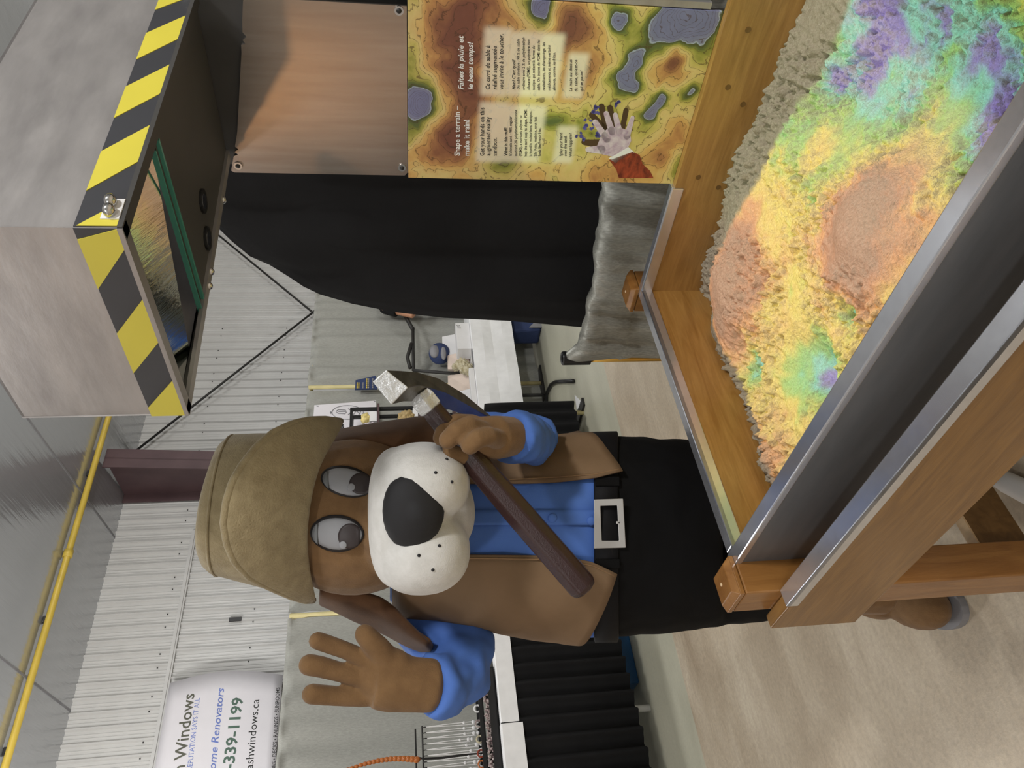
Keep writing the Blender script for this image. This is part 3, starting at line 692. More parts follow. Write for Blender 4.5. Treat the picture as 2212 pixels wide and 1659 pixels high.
blines('ink_black', [('It\u2019s kinetic sand \u2013 98% regular', 1105.5, 336, 251), ('sand and 2% polydimethylsiloxane', 1117, 337, 237), ('(PDMS), a non-toxic polymer to', 1127, 337, 249), ('help the sand keep its shape. PDMS', 1138, 337, 236), ('is found in moisturizers, shampoo,', 1148.5, 337, 239), ('Silly Putty, medicine, even fast', 1159, 337, 252), ('foods like French fries.', 1168, 337, 276)], 6, .012)
blines('ink_black', [('Hein? C\u2019est quoi?', 1113, 193, 128)], 7, .022, .25)
blines('ink_black', [('Du sable cin\u00e9tique : 98 % de sable', 1122, 193, 84), ('ordinaire avec 2 % de polydim\u00e9thyl-', 1133.5, 194, 79), ('siloxane (PDMS), un polym\u00e8re non', 1144, 194, 85), ('toxique qui retient la forme du', 1155, 194, 98), ('sable. On trouve du PDMS dans les', 1166, 195, 85), ('revitalisants, les shampoings, les', 1177, 195, 91), ('m\u00e9dicaments et m\u00eame certains', 1188.5, 195, 97), ('aliments, comme les frites.', 1199.5, 195, 113)], 6, .012, .25)
blines('ink_black', [('Splay your hand', 1214.5, 337, 286), ('over the sand.', 1224, 337, 293), ('What happens?', 1235, 338, 287)], 6.5, .012, .12)
blines('ink_black', [('La main au-dessus', 1235.5, 197, 128), ('du sable, qu\u2019est-ce', 1247, 197, 129), ('qui se passe?', 1258.5, 197, 151)], 6.5, .012, .25)
# printed hand: sleeve, cuff, hand and its shadow
cp = lambda pts: [BP(860 + .3165 * x, .3165 * y) for x, y in pts]
def flat(name, mt, polys, d):
    mb = MB()
    for p in polys: mb.prism(p, bw, 0.0, d)
    q = mb.build(name, mt, ib)
    if len(polys) > 8: q['kind'] = 'stuff'
def caps(x0, y0, x1, y1, w, w1=None):
    w1 = w1 or w; a = math.atan2(y1 - y0, x1 - x0); out = []
    for i in range(9): q = a + PI / 2 + PI * i / 8; out.append((x0 + w / 2 * math.cos(q), y0 + w / 2 * math.sin(q)))
    for i in range(9): q = a - PI / 2 + PI * i / 8; out.append((x1 + w1 / 2 * math.cos(q), y1 + w1 / 2 * math.sin(q)))
    return cp(out)
flat('printed_shadow', 'hand_shadow', [caps(1268, 970, 1400, 985, 36, 70), caps(1322, 785, 1430, 900, 40), caps(1388, 728, 1420, 880, 42), caps(1446, 735, 1475, 880, 38), caps(1555, 755, 1530, 880, 36)], .0004)
rr = random.Random(3)
sp_ = []
for cx, cy, n, s in ((1300, 850, 9, 32), (1350, 745, 6, 26), (1240, 925, 6, 28), (1350, 930, 5, 22), (1495, 712, 5, 20)):
    for i in range(n):
        x, y = cx + rr.uniform(-s, s), cy + rr.uniform(-s, s); sp_.append(caps(x, y, x + rr.uniform(2, 9), y + rr.uniform(-6, 6), rr.uniform(12, 24)))
flat('printed_splash', 'print_blue', sp_, .00055)
flat('printed_hand', 'hand_print', [cp([(1355, 1000), (1395, 905), (1450, 862), (1540, 878), (1582, 900), (1590, 960), (1562, 1020), (1460, 1068), (1385, 1050)]), caps(1295, 1020, 1385, 1020, 34, 60), caps(1345, 832, 1425, 950, 36, 48), caps(1420, 775, 1460, 900, 36, 46), caps(1482, 785, 1510, 900, 34, 44), caps(1600, 803, 1560, 930, 26, 44)], .0007)
flat('printed_cuff', 'white_card', [cp([(1440, 1080), (1572, 1003), (1612, 1040), (1482, 1112)])], .0009)
flat('printed_sleeve', 'sleeve_red', [cp([(1440, 1092), (1600, 1035), (1648, 1058), (1668, 1120), (1718, 1165), (1742, 1214), (1506, 1214), (1490, 1160), (1462, 1120)])], .0009)
# ================================================================== BLACK CURTAIN, SILVER DRAPE ON A RAIL
CB = 1.45
def CP(x, y, b): a, z = BP(x, y, b); return (a, b, z)
edge = [(420, 470), (445, 482), (470, 505), (500, 530), (540, 558), (580, 587), (620, 611), (655, 630), (690, 645), (760, 665), (850, 683), (960, 700), (1100, 708), (1228, 718), (1420, 730), (1640, 745)]
rows = []
for i, (x, y) in enumerate(edge):
    p = CP(x, y, CB); row = []
    wd = 1.15 - p[0]
    for j in range(41):
        t_ = j / 40; a = p[0] + wd * t_
        f = .012 * math.sin(a * 21 + 1.3 * math.sin(i * .35)) + .008 * math.sin(a * 47 + i * .22)
        fold = .03 * math.exp(-(t_ * 22) ** 2)
        row.append((a, CB + f + fold, max(.01, p[2] + (2.2 - p[2]) * 0 - .02 * t_ * math.sin(i))))
    rows.append(row)
tag(MB().grid(rows).build('black_curtain', 'black_cloth', None, FT, (-.2, CB, 0), True, solid=.004), 'black cloth curtain with a curved left edge behind the info board', 'curtain')
mb = MB(); n0 = [(483, 408), (500, 460), (520, 505), (545, 555)]; n1 = [(470, 505), (500, 532), (530, 555), (548, 562)]
mb.grid([[CP(x, y, CB + .05) for x, y in n0], [CP(x, y, CB + .06) for x, y in n1]])
RB, RZ = 1.26, .885
sr = empty('rail_drape', FT, (-.5, RB, 0), 'low silver grey drape on a rail between curtain and sandbox', 'curtain')
rows = []; NX = 150
zs = [RZ - .02, RZ + .012, RZ + .02, RZ + .010, RZ - .03, RZ - .09, RZ - .16, RZ - .17, RZ - .22, .6, .4, .2, .02]
for iz, z in enumerate(zs):
    row = []
    for i in range(NX + 1):
        a = -.775 + 1.9 * i / NX
        k = .010 + .012 * (.5 + .5 * math.sin(a * 5 + 1.))
        f = k * math.sin(a * 38 + 2 * math.sin(a * 9) + .25 * iz) + .006 * math.sin(a * 95 + iz * .7)
        sag = -.045 * min(1, (a + .775) / .06) + .045 * max(0, min(1, (a + .42) / .42)) - .005 * abs(math.sin(a * 13)) if iz < 5 else -.03
        if a < -.7 and iz < 6: sag *= .9
        bo = [.03, .02, 0, -.022, -.026, -.024, -.022, -.02, -.018, -.016, -.014, -.012, -.01][iz]
        cr = .006 * math.sin(iz * 2.2 + a * 14)
        row.append((a, RB + bo + f * (.4 + .6 * min(1, iz / 5)) + cr, z + sag + .003 * math.sin(a * 60) * (iz < 5)))
    rows.append(row)
MB().grid(rows).build('cloth', 'silver_cloth', sr, smooth=True, solid=.003)
MB().tube([(-.79, RB + .004, RZ - .09), (1.2, RB + .004, RZ - .09)], .012, 10).build('rail', 'dark_iron', sr, smooth=True)
rp = empty('rail_post', FT, (-.79, RB + .01, 0), 'brass coloured post with a black hollow top beside the silver drape', 'post')
MB().tube([(-.79, RB + .01, .02), (-.79, RB + .01, RZ - .06)], .017, 14).build('post_tube', 'brass', rp, smooth=True)
c = MB()
rg = [[(-.79 + r * math.cos(2 * PI * j / 20), RB + .01 + r * math.sin(2 * PI * j / 20), z) for j in range(20)] for r, z in ((.027, RZ - .09), (.027, RZ + .015), (.024, RZ + .02), (.018, RZ + .015), (.018, RZ - .05))]
c.loft(rg, False, True).build('socket', 'black_plastic', rp, smooth=False)
MB().box(-.94, -.64, RB - .1, RB + .12, 0, .015).build('foot_plate', 'dark_iron', rp)
# ================================================================== PERSON IN DOG COSTUME
BY = 1.80
FB = AZ(1990, 1330, 0)
pe = empty('person', FW, (-.36, 1.82, 0), 'person in a brown dog costume with tan hat and vest, waving and holding a hammer', 'person')
ROWS = [(820, 1235, 1010, .10), (840, 1285, 985, .13), (870, 1316, 962, .155), (940, 1318, 955, .175), (1010, 1330, 957, .19), (1080, 1345, 966, .20), (1150, 1354, 963, .205), (1220, 1360, 953, .21), (1290, 1362, 946, .205), (1380, 1361, 944, .20), (1480, 1350, 954, .19), (1560, 1340, 968, .17)]
rv = [r[0] for r in ROWS]
def torso(V, k=0):
    yl = np.interp(V, rv, [r[1] for r in ROWS]); yr = np.interp(V, rv, [r[2] for r in ROWS]); hd = np.interp(V, rv, [r[3] for r in ROWS])
    a, b = AY(V, yl, BY), AY(V, yr, BY); return (a + b) / 2, abs(b[0] - a[0]) / 2, hd, yl, yr
def ts(V, phi, off=0.):
    c, hw, hd, yl, yr = torso(V); q = .92
    sx, cx = math.sin(phi), math.cos(phi)
    sx = math.copysign(abs(sx) ** q, sx); cx = math.copysign(abs(cx) ** q, cx)
    tilt = (a_ := AY(V, yr, BY) - AY(V, yl, BY))[2] / max(1e-6, a_[0])
    Yp = BY - (hd + off) * cx; yi = (yl + yr) / 2 - (yl - yr) / 2 * sx
    return np.array([c[0] + (hw + off) * sx, Yp, AY(V, yi, min(Yp, BY))[2]])
def phi_at(V, y):      # front angle whose image row is y
    lo, hi = -PI / 2, PI / 2
    for _ in range(30):
        mid = (lo + hi) / 2; p = ts(V, mid)
        c = RM.T @ (p - O3); yy = 1659 - (c[0] / c[2] * F + 829.5)
        if yy > y: lo = mid
        else: hi = mid
    return (lo + hi) / 2
def pxr(px, Y): return px / F * Y
# --- body: one continuous skin (head, neck, trunk, arms, paws, legs, feet)
HCN = AY(770, 1112, 1.67); HR = np.array([.172, .17, .185])
b = MB()
b.ell(HCN, HR, 28, 20)
b.ell(AY(850, 1112, 1.62), (.135, .16, .10), 20, 14)
b.tube([AY(840, 1115, 1.72), AY(930, 1130, 1.78)], [.10, .12], 14)
b.loft([[ts(V, 2 * PI * j / 28, -.02) for j in range(28)] for V in (850, 900, 1000, 1100, 1200, 1300, 1400, 1500, 1560)])
# left paw (raised) : forearm, palm, three fingers, thumb
PYD = 1.55
b.tube([AY(960, 1484, 1.60), AY(925, 1480, PYD), AY(885, 1478, PYD), AY(850, 1470, PYD), AY(815, 1465, PYD)], [.05, .054, .055, .062, .060], 16, flat=.72, up=(1, 0, 0))
b.ell(AY(835, 1462, PYD), (.062, .036, .062), 18, 12)
def digit(pts, rs, yd, n=12):
    P = [AY(x, y, yd + (d if d else 0)) for x, y, d in pts]; b.tube(P, rs, n); b.ell(P[-1], (rs[-1],) * 3, n, 8); b.ell(P[0], (rs[0],) * 3, n, 8)
digit([(800, 1430, 0), (750, 1406, -.005), (705, 1390, -.012), (686, 1384, -.018)], [.019, .0175, .018, .018], PYD)
digit([(790, 1466, 0), (735, 1452, -.006), (695, 1441, -.014), (668, 1436, -.02)], [.020, .0195, .021, .0215], PYD)
digit([(790, 1506, 0), (735, 1504, -.006), (695, 1501, -.014), (674, 1499, -.02)], [.020, .0195, .020, .0205], PYD)
digit([(838, 1432, 0), (815, 1400, -.01), (795, 1378, -.018), (788, 1370, -.02)], [.030, .026, .0225, .021], PYD)
# right paw closed round the hammer handle
HY = 1.43
b.tube([AY(1150, 950, 1.66), AY(1100, 943, 1.50), AY(1070, 945, HY + .02), AY(1035, 948, HY + .02)], [.045, .042, .044, .044], 14)
b.ell(AY(1035, 948, HY + .015), (.042, .036, .045), 16, 12)
digit([(1040, 930, -.01), (1012, 918, -.045), (985, 932, -.062), (968, 950, -.06)], [.020, .019, .019, .018], HY)
digit([(1072, 948, -.02), (1052, 942, -.068), (1030, 948, -.084), (1015, 962, -.078)], [.020, .019, .019, .018], HY)
digit([(1020, 915, .02), (985, 912, .0), (958, 930, -.02), (952, 946, -.02)], [.019, .018, .017, .016], HY)
digit([(1030, 978, .01), (1000, 984, -.01), (975, 976, -.02)], [.020, .019, .017], HY)
# arms inside the sleeves
LA = [(890, 1318, 1.80), (930, 1345, 1.79), (975, 1378, 1.76), (1003, 1420, 1.70), (988, 1462, 1.64), (955, 1482, 1.60)]
RA = [(890, 985, 1.80), (960, 968, 1.82), (1050, 955, 1.82), (1140, 945, 1.76), (1155, 948, 1.68)]
b.tube([AY(*p) for p in LA], .045, 12); b.tube([AY(*p) for p in RA], .045, 12)
# legs and feet
for pts in ([(1500, 1255, 1.80), (1700, 1250, 1.81), (1900, 1272, 1.85)], [(1500, 1045, 1.80), (1700, 1050, 1.81), (1950, 1050, 1.85)]):
    b.tube([AY(*p) for p in pts], [.10, .085, .07], 14)
FL = AZ(1972, 1300, .075); FRt = np.array([FL[0] + .36, FL[1] - .02, .085])
for f in (FL, FRt):
    b.ell(f, (.072, .125, .075), 20, 14); b.ell(f + np.array([.0, .07, .06]), (.066, .075, .09), 16, 10)
body = b.build('body', 'fur', pe, smooth=True, remesh=.0045, sm=3)
for f in (FL, FRt): MB().loft([[(f[0] + .074 * math.cos(2 * PI * j / 24), f[1] + .127 * math.sin(2 * PI * j / 24), z) for j in range(24)] for z in (.0, .022)]).build('foot_shadow', 'ink_grey', body)  # flat grey disc under each foot, standing in for its shadow
# --- muzzle, nose, mouth
MZ = MB()
def me_(x, y, Y, rx, ry, rz, e=.8): MZ.ell(AY(x, y, Y), (rx, ry, rz), 24, 16, e=e)
me_(870, 1113, 1.50, .138, .13, .068, .72)
me_(912, 1186, 1.475, .082, .135, .094, .9)
me_(912, 1040, 1.475, .078, .135, .094, .9)
me_(990, 1103, 1.545, .07, .09, .034, 1)
muz = MZ.build('muzzle', 'muzzle_fur', pe, smooth=True, remesh=.0065, sm=5)
# surface hit helper
def bvh(o):
    dg = bpy.context.evaluated_depsgraph_get(); dg.update(); e = o.evaluated_get(dg); me = e.to_mesh()
    off = OFF[o.name]; t = BVHTree.FromPolygons([(v.co[0] + off[0], v.co[1] + off[1], v.co[2] + off[2]) for v in me.vertices], [tuple(p.vertices) for p in me.polygons]); e.to_mesh_clear(); return t
def hit(tree, x, y, dflt=1.5):
    r = Vector(ray(x, y)).normalized(); loc, nr, i, d = tree.ray_cast(Vector(O3), r)
    if loc is None: return AY(x, y, dflt), np.array([0, -1., 0])
    return np.array(loc), np.array(nr)
class Face:      # smooth face surface: head and cheek ellipsoids
    def ray_cast(s, o, r):
        best = None
        for c, q in ((HCN, HR), (AY(850, 1112, 1.62), np.array([.135, .16, .10]))):
            oo = (np.array(o) - c) / q; dd = np.array(r) / q; A = dd @ dd; B = oo @ dd; D = B * B - A * (oo @ oo - 1)
            if D > 0:
                t_ = (-B - math.sqrt(D)) / A
                if best is None or t_ < best: best = t_
        if best is None: return None, None, None, None
        return Vector(np.array(o) + np.array(r) * best), Vector((0, -1, 0)), 0, best
TM, TBd = bvh(muz), Face()
np_ = []
for i in range(11):
    th = PI * i / 10; ring = []
    for j in range(28):
        a = 2 * PI * j / 28; r = math.sin(th)
        px = 893 + 67 * r * math.cos(a); py = 1104 - 84 * r * math.sin(a) * (1 - .13 * (px - 893) / 67 * abs(px - 893) / 67)
        ring.append((px, py, -math.cos(th)))
    np_.append(ring)
c_, n_ = hit(TM, 893, 1103)
nb = MB(); rows = []
for ring in np_:
    rows.append([AY(px, py, c_[1] + .012 + .036 * d) for px, py, d in ring])
nb.loft(rows).build('nose', 'nose_black', pe, smooth=True)
for x, y in ((965, 992), (941, 1021), (976, 1041), (949, 1179), (905, 1200), (935, 1231)):
    p, n = hit(TM, x, y); MB().ell(p, (.0032, .0032, .0032), 8, 6).build('whisker_dot', 'nose_black', muz, smooth=True)
# --- eyes laid on the face
def patch(name, mt, poly, tree, off, parent, dome=0.):
    n = len(poly); cx, cy = sum(p[0] for p in poly) / n, sum(p[1] for p in poly) / n
    mb = MB(); rows = []
    hs = []
    for f in (1., .8, .55, .3, .08):
        ring = []
        for x, y in poly:
            q, nn = hit(tree, cx + (x - cx) * f, cy + (y - cy) * f); ring.append(q + np.array([0, -1, 0]) * (off + dome * (1 - f * f)))
        rows.append(ring)
    base = [q + np.array([0, 1, 0]) * (off + .006) for q in rows[0]]
    return mb.loft([base] + rows).build(name, mt, parent, smooth=True)
def oval(cx, cy, rx, ry, n=26, rot=0., p=1.):
    out = []
    for i in range(n):
        a = 2 * PI * i / n; u = rx * math.cos(a); v = ry * math.copysign(abs(math.sin(a)) ** p, math.sin(a))
        out.append((cx + u * math.cos(rot) - v * math.sin(rot), cy + u * math.sin(rot) + v * math.cos(rot)))
    return out
for (cx, cy, rx, ry, rot, pc, pr, hl) in ((750, 1040, 58, 33, .22, (780, 1043), (25, 23), (760, 1050)), (728, 1152, 58, 40, .06, (757, 1156), (26, 27), (742, 1174))):
    eo = patch('eye', 'eye_outline', oval(cx, cy, rx, ry, rot=rot), TBd, .003, pe, .006)
    patch('eye_white', 'eye_white', oval(cx + 1, cy, rx * .92, ry * .85, rot=rot), TBd, .0065, eo, .006)
    lid = [p for p in oval(cx + 1, cy, rx * .93, ry * .9, 60, rot) if p[0] < cx - rx * .66]
    patch('eye_lid', 'eye_lid', lid, TBd, .0125, eo, .0015)
    pu = [(min(x, cx + rx * .86), y) for x, y in oval(pc[0], pc[1], *pr)]
    patch('pupil', 'eye_pupil', pu, TBd, .0130, eo, .002)
    patch('glint', 'eye_white', oval(hl[0], hl[1], 8, 8, 16), TBd, .0160, eo, .001)
# --- ears: long flat hanging flaps
def flap(name, outer, inner, Yo, Yi, mt='fur_dark', th=.02):
    n = 26; 
    def rs(pts, k):
        P = [np.array(p, float) for p in pts]; d = [0]
        for i in range(1, len(P)): d.append(d[-1] + np.linalg.norm(P[i] - P[i - 1]))
        return [tuple(np.interp(d[-1] * t / (k - 1), d, [p[c] for p in P]) for c in (0, 1)) for t in range(k)]
    A, B = rs(outer, n), rs(inner, n); rows = []
    for i in range(n):
        row = []
        for j in range(9):
            t = j / 8; x = A[i][0] * (1 - t) + B[i][0] * t; y = A[i][1] * (1 - t) + B[i][1] * t
            row.append(AY(x, y, Yo * (1 - t) + Yi * t - .03 * math.sin(PI * t)))
        rows.append(row)
    return MB().grid(rows).build(name, mt, pe, smooth=True, solid=th, subs=1)
flap('ear', [(700, 945), (735, 932), (800, 920), (860, 910), (910, 903), (950, 903), (985, 915), (1010, 940)], [(715, 985), (745, 975), (800, 968), (860, 972), (910, 978), (950, 985), (980, 985), (1005, 970)], 1.74, 1.64)
flap('ear', [(690, 1300), (720, 1314), (770, 1340), (830, 1366), (880, 1392), (915, 1404), (940, 1405)], [(690, 1262), (730, 1268), (780, 1276), (825, 1290), (858, 1315), (885, 1345), (925, 1385)], 1.74, 1.65)
# --- shirt, sleeves
VS = [842, 862, 900, 960, 1020, 1080, 1140, 1200, 1250, 1290, 1310]
def wr(V, p): return .004 * math.sin(V * .045 + p * 5) * math.sin(p * 9 + V * .013)
sh = MB().loft([[ts(V, 2 * PI * j / 44, .004 + wr(V, 2 * PI * j / 44)) for j in range(44)] for V in VS]).build('shirt', 'shirt_blue', pe, smooth=True)
sl = MB(); sl.tube([AY(*p) for p in LA], [.075, .078, .082, .078, .070, .064], 20); sl.ell(AY(1000, 1415, 1.71), (.078, .075, .078), 18, 12)
sl.tube([AY(975, 1470, 1.63), AY(940, 1482, 1.575), AY(925, 1482, 1.56)], [.066, .062, .06], 20)
sl.build('sleeve', 'shirt_blue', sh, smooth=True, remesh=.008, sm=4, disp=(.034, .075))
sl = MB(); sl.tube([AY(*p) for p in RA], [.07, .07, .07, .062, .056], 18); sl.tube([AY(1150, 950, 1.66), AY(1118, 946, 1.53), AY(1102, 944, 1.49)], [.056, .052, .052], 18)
sl.build('sleeve', 'shirt_blue', sh, smooth=True, remesh=.008, sm=4, disp=(.024, .06))
MB().grid([[ts(V, phi_at(V, y), .0085) for y in (1135, 1128, 1120, 1112, 1104)] for V in range(1000, 1295, 14)]).build('placket', 'shirt_blue', sh, smooth=True, solid=.004)
for V, y in ((1113, 1112), (1193, 1121), (1277, 1127)):
    p = ts(V, phi_at(V, y), .012); MB().ell(p, (.0105, .005, .0105), 14, 8).build('button', 'shirt_blue', sh, smooth=True)
for poly in ([(868, 1266), (955, 1240), (966, 1258), (905, 1277)],):
    rows = [AY(x, y, 1.55) for x, y in poly]
    MB().prism(poly, lambda u, v, d: AY(u, v, 1.575 + d), 0, .012).build('collar', 'shirt_blue', sh)
# --- vest: two front panels and the back
def vest_panel(name, y_in, y_tab, hem_in, hem_out, phi_out, top, sgn):
    # y_tab : (V, image row of the front edge)
    rows = []; nr, nc = 26, 18
    for j in range(nc + 1):
        t = j / nc; hem = hem_in * (1 - t) + hem_out * t if not callable(hem_in) else hem_in(t)
        row = []
        for i in range(nr + 1):
            V = top + (hem - top) * i / nr
            pin = phi_at(min(V, 1345), np.interp(V, [q[0] for q in y_tab], [q[1] for q in y_tab]))
            ph = pin + (phi_out - pin) * t
            fl_ = .0135 + .013 * max(0, (V - 1200) / 140) + .004 * math.sin(t * 13 + V * .02) * (i / nr)
            row.append(ts(V, ph, fl_))
        rows.append(row)
    return MB().grid(rows).build(name, 'vest', pe, smooth=True, solid=.005)
vp = []
vp.append(vest_panel('vest_front', 0, [(850, 1235), (900, 1215), (960, 1200), (1010, 1194), (1220, 1199), (1280, 1208), (1332, 1228)], lambda t: 1332 - 112 * min(1, t * 1.1), 0, -PI * .56, 848, -1))
vp.append(vest_panel('vest_front', 0, [(850, 1005), (900, 1030), (1000, 1052), (1120, 1051), (1286, 1044), (1345, 1034)], lambda t: 1345 - 85 * min(1, t * 1.25), 0, PI * .56, 848, 1))
MB().grid([[ts(V, PI * (.55 + .9 * t / 20), .016) for t in range(21)] for V in range(848, 1260, 20)]).build('vest_back', 'vest', pe, smooth=True, solid=.005)
for k, tab in enumerate(([(1000, 1200), (1220, 1205), (1280, 1214), (1326, 1232)], [(1100, 1046), (1200, 1041), (1286, 1038), (1338, 1030)])):
    mb = MB(); P = []
    for i in range(30):
        V = tab[0][0] + (tab[-1][0] - tab[0][0]) * i / 29
        P.append(ts(V, phi_at(min(V, 1345), np.interp(V, [q[0] for q in tab], [q[1] for q in tab])), .0185 + .013 * max(0, (V - 1200) / 140)))
    mb.tube(P, .0016, 5).build('seam', 'vest_seam', vp[k], smooth=True)
# --- trousers, belt, buckle
tr = MB(); tr.loft([[ts(V, 2 * PI * j / 36, .004) for j in range(36)] for V in (1281, 1300, 1340, 1400, 1460, 1520, 1560)])
tr.tube([AY(1430, 1252, 1.80), AY(1560, 1250, 1.80), AY(1700, 1250, 1.81), AY(1790, 1252, 1.82), AY(1838, 1258, 1.83)], [.115, .112, .098, .085, .078], 20)
tr.tube([AY(1430, 1050, 1.80), AY(1560, 1055, 1.80), AY(1700, 1055, 1.81), AY(1800, 1052, 1.83), AY(1900, 1050, 1.85)], [.115, .112, .10, .09, .085], 20)
tr.build('trousers', 'trousers', pe, smooth=True, remesh=.011, sm=3, disp=(.012, .09))
bt = MB(); bt.grid([[ts(V, 2 * PI * j / 48, o) for j in range(48)] for V, o in ((1284, .009), (1286, .014), (1332, .014), (1334, .009))], True)
belt = bt.build('belt', 'belt', pe, smooth=True, solid=.004)
for y in (1048, 1212):
    MB().grid([[ts(V, phi_at(V, y + d), .017) for d in (-9, 0, 9)] for V in (1286, 1300, 1320, 1337)]).build('belt_loop', 'trousers', pe, solid=.004)
BKY = float(ts(1315, phi_at(1315, 1130), .02)[1]) - .004
bk = MB(); o_ = [(1283, 1185), (1283, 1079), (1346, 1077), (1352, 1183)]; i_ = [(1300, 1168), (1297, 1093), (1333, 1092), (1337, 1168)]
pts = lambda q, d: [AY(x, y, BKY + d) for x, y in q]
bk.add(pts(o_, 0) + pts(i_, 0) + pts(o_, .009) + pts(i_, .009), [(0, 1, 5, 4), (1, 2, 6, 5), (2, 3, 7, 6), (3, 0, 4, 7), (8, 12, 13, 9), (9, 13, 14, 10), (10, 14, 15, 11), (11, 15, 12, 8),
    (0, 8, 9, 1), (1, 9, 10, 2), (2, 10, 11, 3), (3, 11, 8, 0), (4, 5, 13, 12), (5, 6, 14, 13), (6, 7, 15, 14), (7, 4, 12, 15)])
bk.prism([(1331, 1126), (1331, 1132), (1340, 1132), (1340, 1126)], lambda u, v, d: AY(u, v, BKY + d), 0, .008)
bk.build('buckle', 'buckle', pe, bevel=.0015)
# --- hat: crown and wide upturned brim
hat = MB(); rows = []
for (xl, yl), (xr, yr), hd in (((655, 1280), (655, 940), .165), ((600, 1272), (610, 936), .165), ((545, 1257), (555, 936), .16), ((490, 1243), (508, 938), .152), ((466, 1236), (494, 943), .147), ((452, 1224), (482, 953), .14), ((443, 1205), (475, 975), .125), ((441, 1170), (468, 1010), .09), ((446, 1120), (459, 1065), .03)):
    a, c = AY(xl, yl, 1.68), AY(xr, yr, 1.68); ce, ax = (a + c) / 2, (c - a) / 2
    rows.append([ce + ax * math.cos(2 * PI * j / 36) + np.array([0, hd, 0]) * math.sin(2 * PI * j / 36) for j in range(36)])
ht = hat.loft(rows).build('hat', 'felt', pe, smooth=True)
mb = MB(); mb.tube([rows[3][j % 36] * 1.0 + (rows[4][j % 36] - rows[3][j % 36]) * .6 for j in range(37)], .0035, 6, caps=False); mb.build('crown_seam', 'felt', ht, smooth=True)
outer = [(735, 910), (700, 906), (665, 908), (630, 916), (590, 935), (555, 965), (525, 1003), (503, 1040), (489, 1085), (484, 1130), (491, 1175), (508, 1214), (540, 1247), (590, 1271), (632, 1289), (660, 1297), (676, 1296)]
inner = [(737, 914), (728, 935), (714, 960), (700, 985), (688, 1012), (679, 1042), (673, 1070), (668, 1100), (665, 1130), (663, 1160), (664, 1190), (666, 1215), (669, 1240), (673, 1262), (676, 1278), (678, 1288), (679, 1295)]
def rsm(pts, k):
    P = [np.array(p, float) for p in pts]; d = [0]
    for i in range(1, len(P)): d.append(d[-1] + np.linalg.norm(P[i] - P[i - 1]))
    return [(np.interp(d[-1] * t / (k - 1), d, [p[0] for p in P]), np.interp(d[-1] * t / (k - 1), d, [p[1] for p in P])) for t in range(k)]
A, B = rsm(outer, 41), rsm(inner, 41); rows = []; hem = []
for i in range(41):
    t = i / 40; row = []; s = math.sin(PI * t) ** .7
    Yo = 1.63 - .24 * s; Yi = 1.62 - .13 * s
    for j in range(11):
        u = j / 10; x = A[i][0] * (1 - u) + B[i][0] * u; y = A[i][1] * (1 - u) + B[i][1] * u
        row.append(AY(x, y, Yo * (1 - u) + Yi * u + .0 - .02 * s * math.sin(PI * u)))
    rows.append(row); hem.append(row[0])
brim = MB().grid(rows).build('brim', 'felt', ht, smooth=True, solid=.016, subs=1)
MB().tube(hem, .0078, 10).build('brim_hem', 'felt', brim, smooth=True)
# ================================================================== ROCK HAMMER
hm = empty('rock_hammer', FW, AY(1262, 1272, 1.43), 'large toy rock hammer, silver head and maroon handle, held across the chest', 'hammer')
def sec(pts, Y): return [AY(x, y, Y + d) for (x, y), d in pts]
S_ = [sec([((834, 799), 0), ((882, 837), 0), ((845.5, 874.6), 0), ((805, 825), 0)], 1.30),
      sec([((862, 800), .0), ((905, 832), 0), ((872, 868), 0), ((835, 832), 0)], 1.36),
      sec([((898, 803), .0), ((930, 838), 0), ((900, 868), 0), ((868, 833), 0)], 1.43),
      sec([((948, 818), .0), ((966, 850), 0), ((950, 878), 0), ((925, 846), 0)], 1.52),
      sec([((1005, 853), .0), ((1012, 876), 0), ((1004, 896), 0), ((985, 870), 0)], 1.62),
      sec([((1068, 905), .0), ((1070, 908), 0), ((1066, 911), 0), ((1063, 907), 0)], 1.74)]
hb = MB(); hb.loft(S_[:3], True, False).build('head', 'hammer_dark', hm, bevel=.002)
mb = MB(); k0 = sec([((834, 799), 0), ((882, 837), 0), ((845.5, 874.6), 0), ((805, 825), 0)], 1.296); mb.loft([S_[0], k0]); mb.build('striking_face', 'hammer_silver', hm, bevel=.002)
mb = MB(); mb.loft(S_[2:], False, True)
for i in range(len(mb.f)):
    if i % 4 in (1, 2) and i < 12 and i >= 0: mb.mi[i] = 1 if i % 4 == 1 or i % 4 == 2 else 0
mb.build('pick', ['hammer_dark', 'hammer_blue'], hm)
mb = MB(); mb.tube([AY(905, 850, 1.415), AY(912, 860, 1.415), AY(928, 880, 1.42), AY(932, 885, 1.42)], [.022, .027, .027, .022], 6); mb.build('socket', 'hammer_silver', hm, bevel=.0015)
mb = MB(); mb.tube([AY(922, 872, 1.42), AY(960, 918, 1.425), AY(1020, 992, 1.43), AY(1120, 1108, 1.43), AY(1230, 1234, 1.425), AY(1256, 1264, 1.425), AY(1264, 1273, 1.425)], [.0225, .0235, .027, .030, .031, .031, .026], 8)
mb.build('handle', 'handle_maroon', hm, bevel=.004)
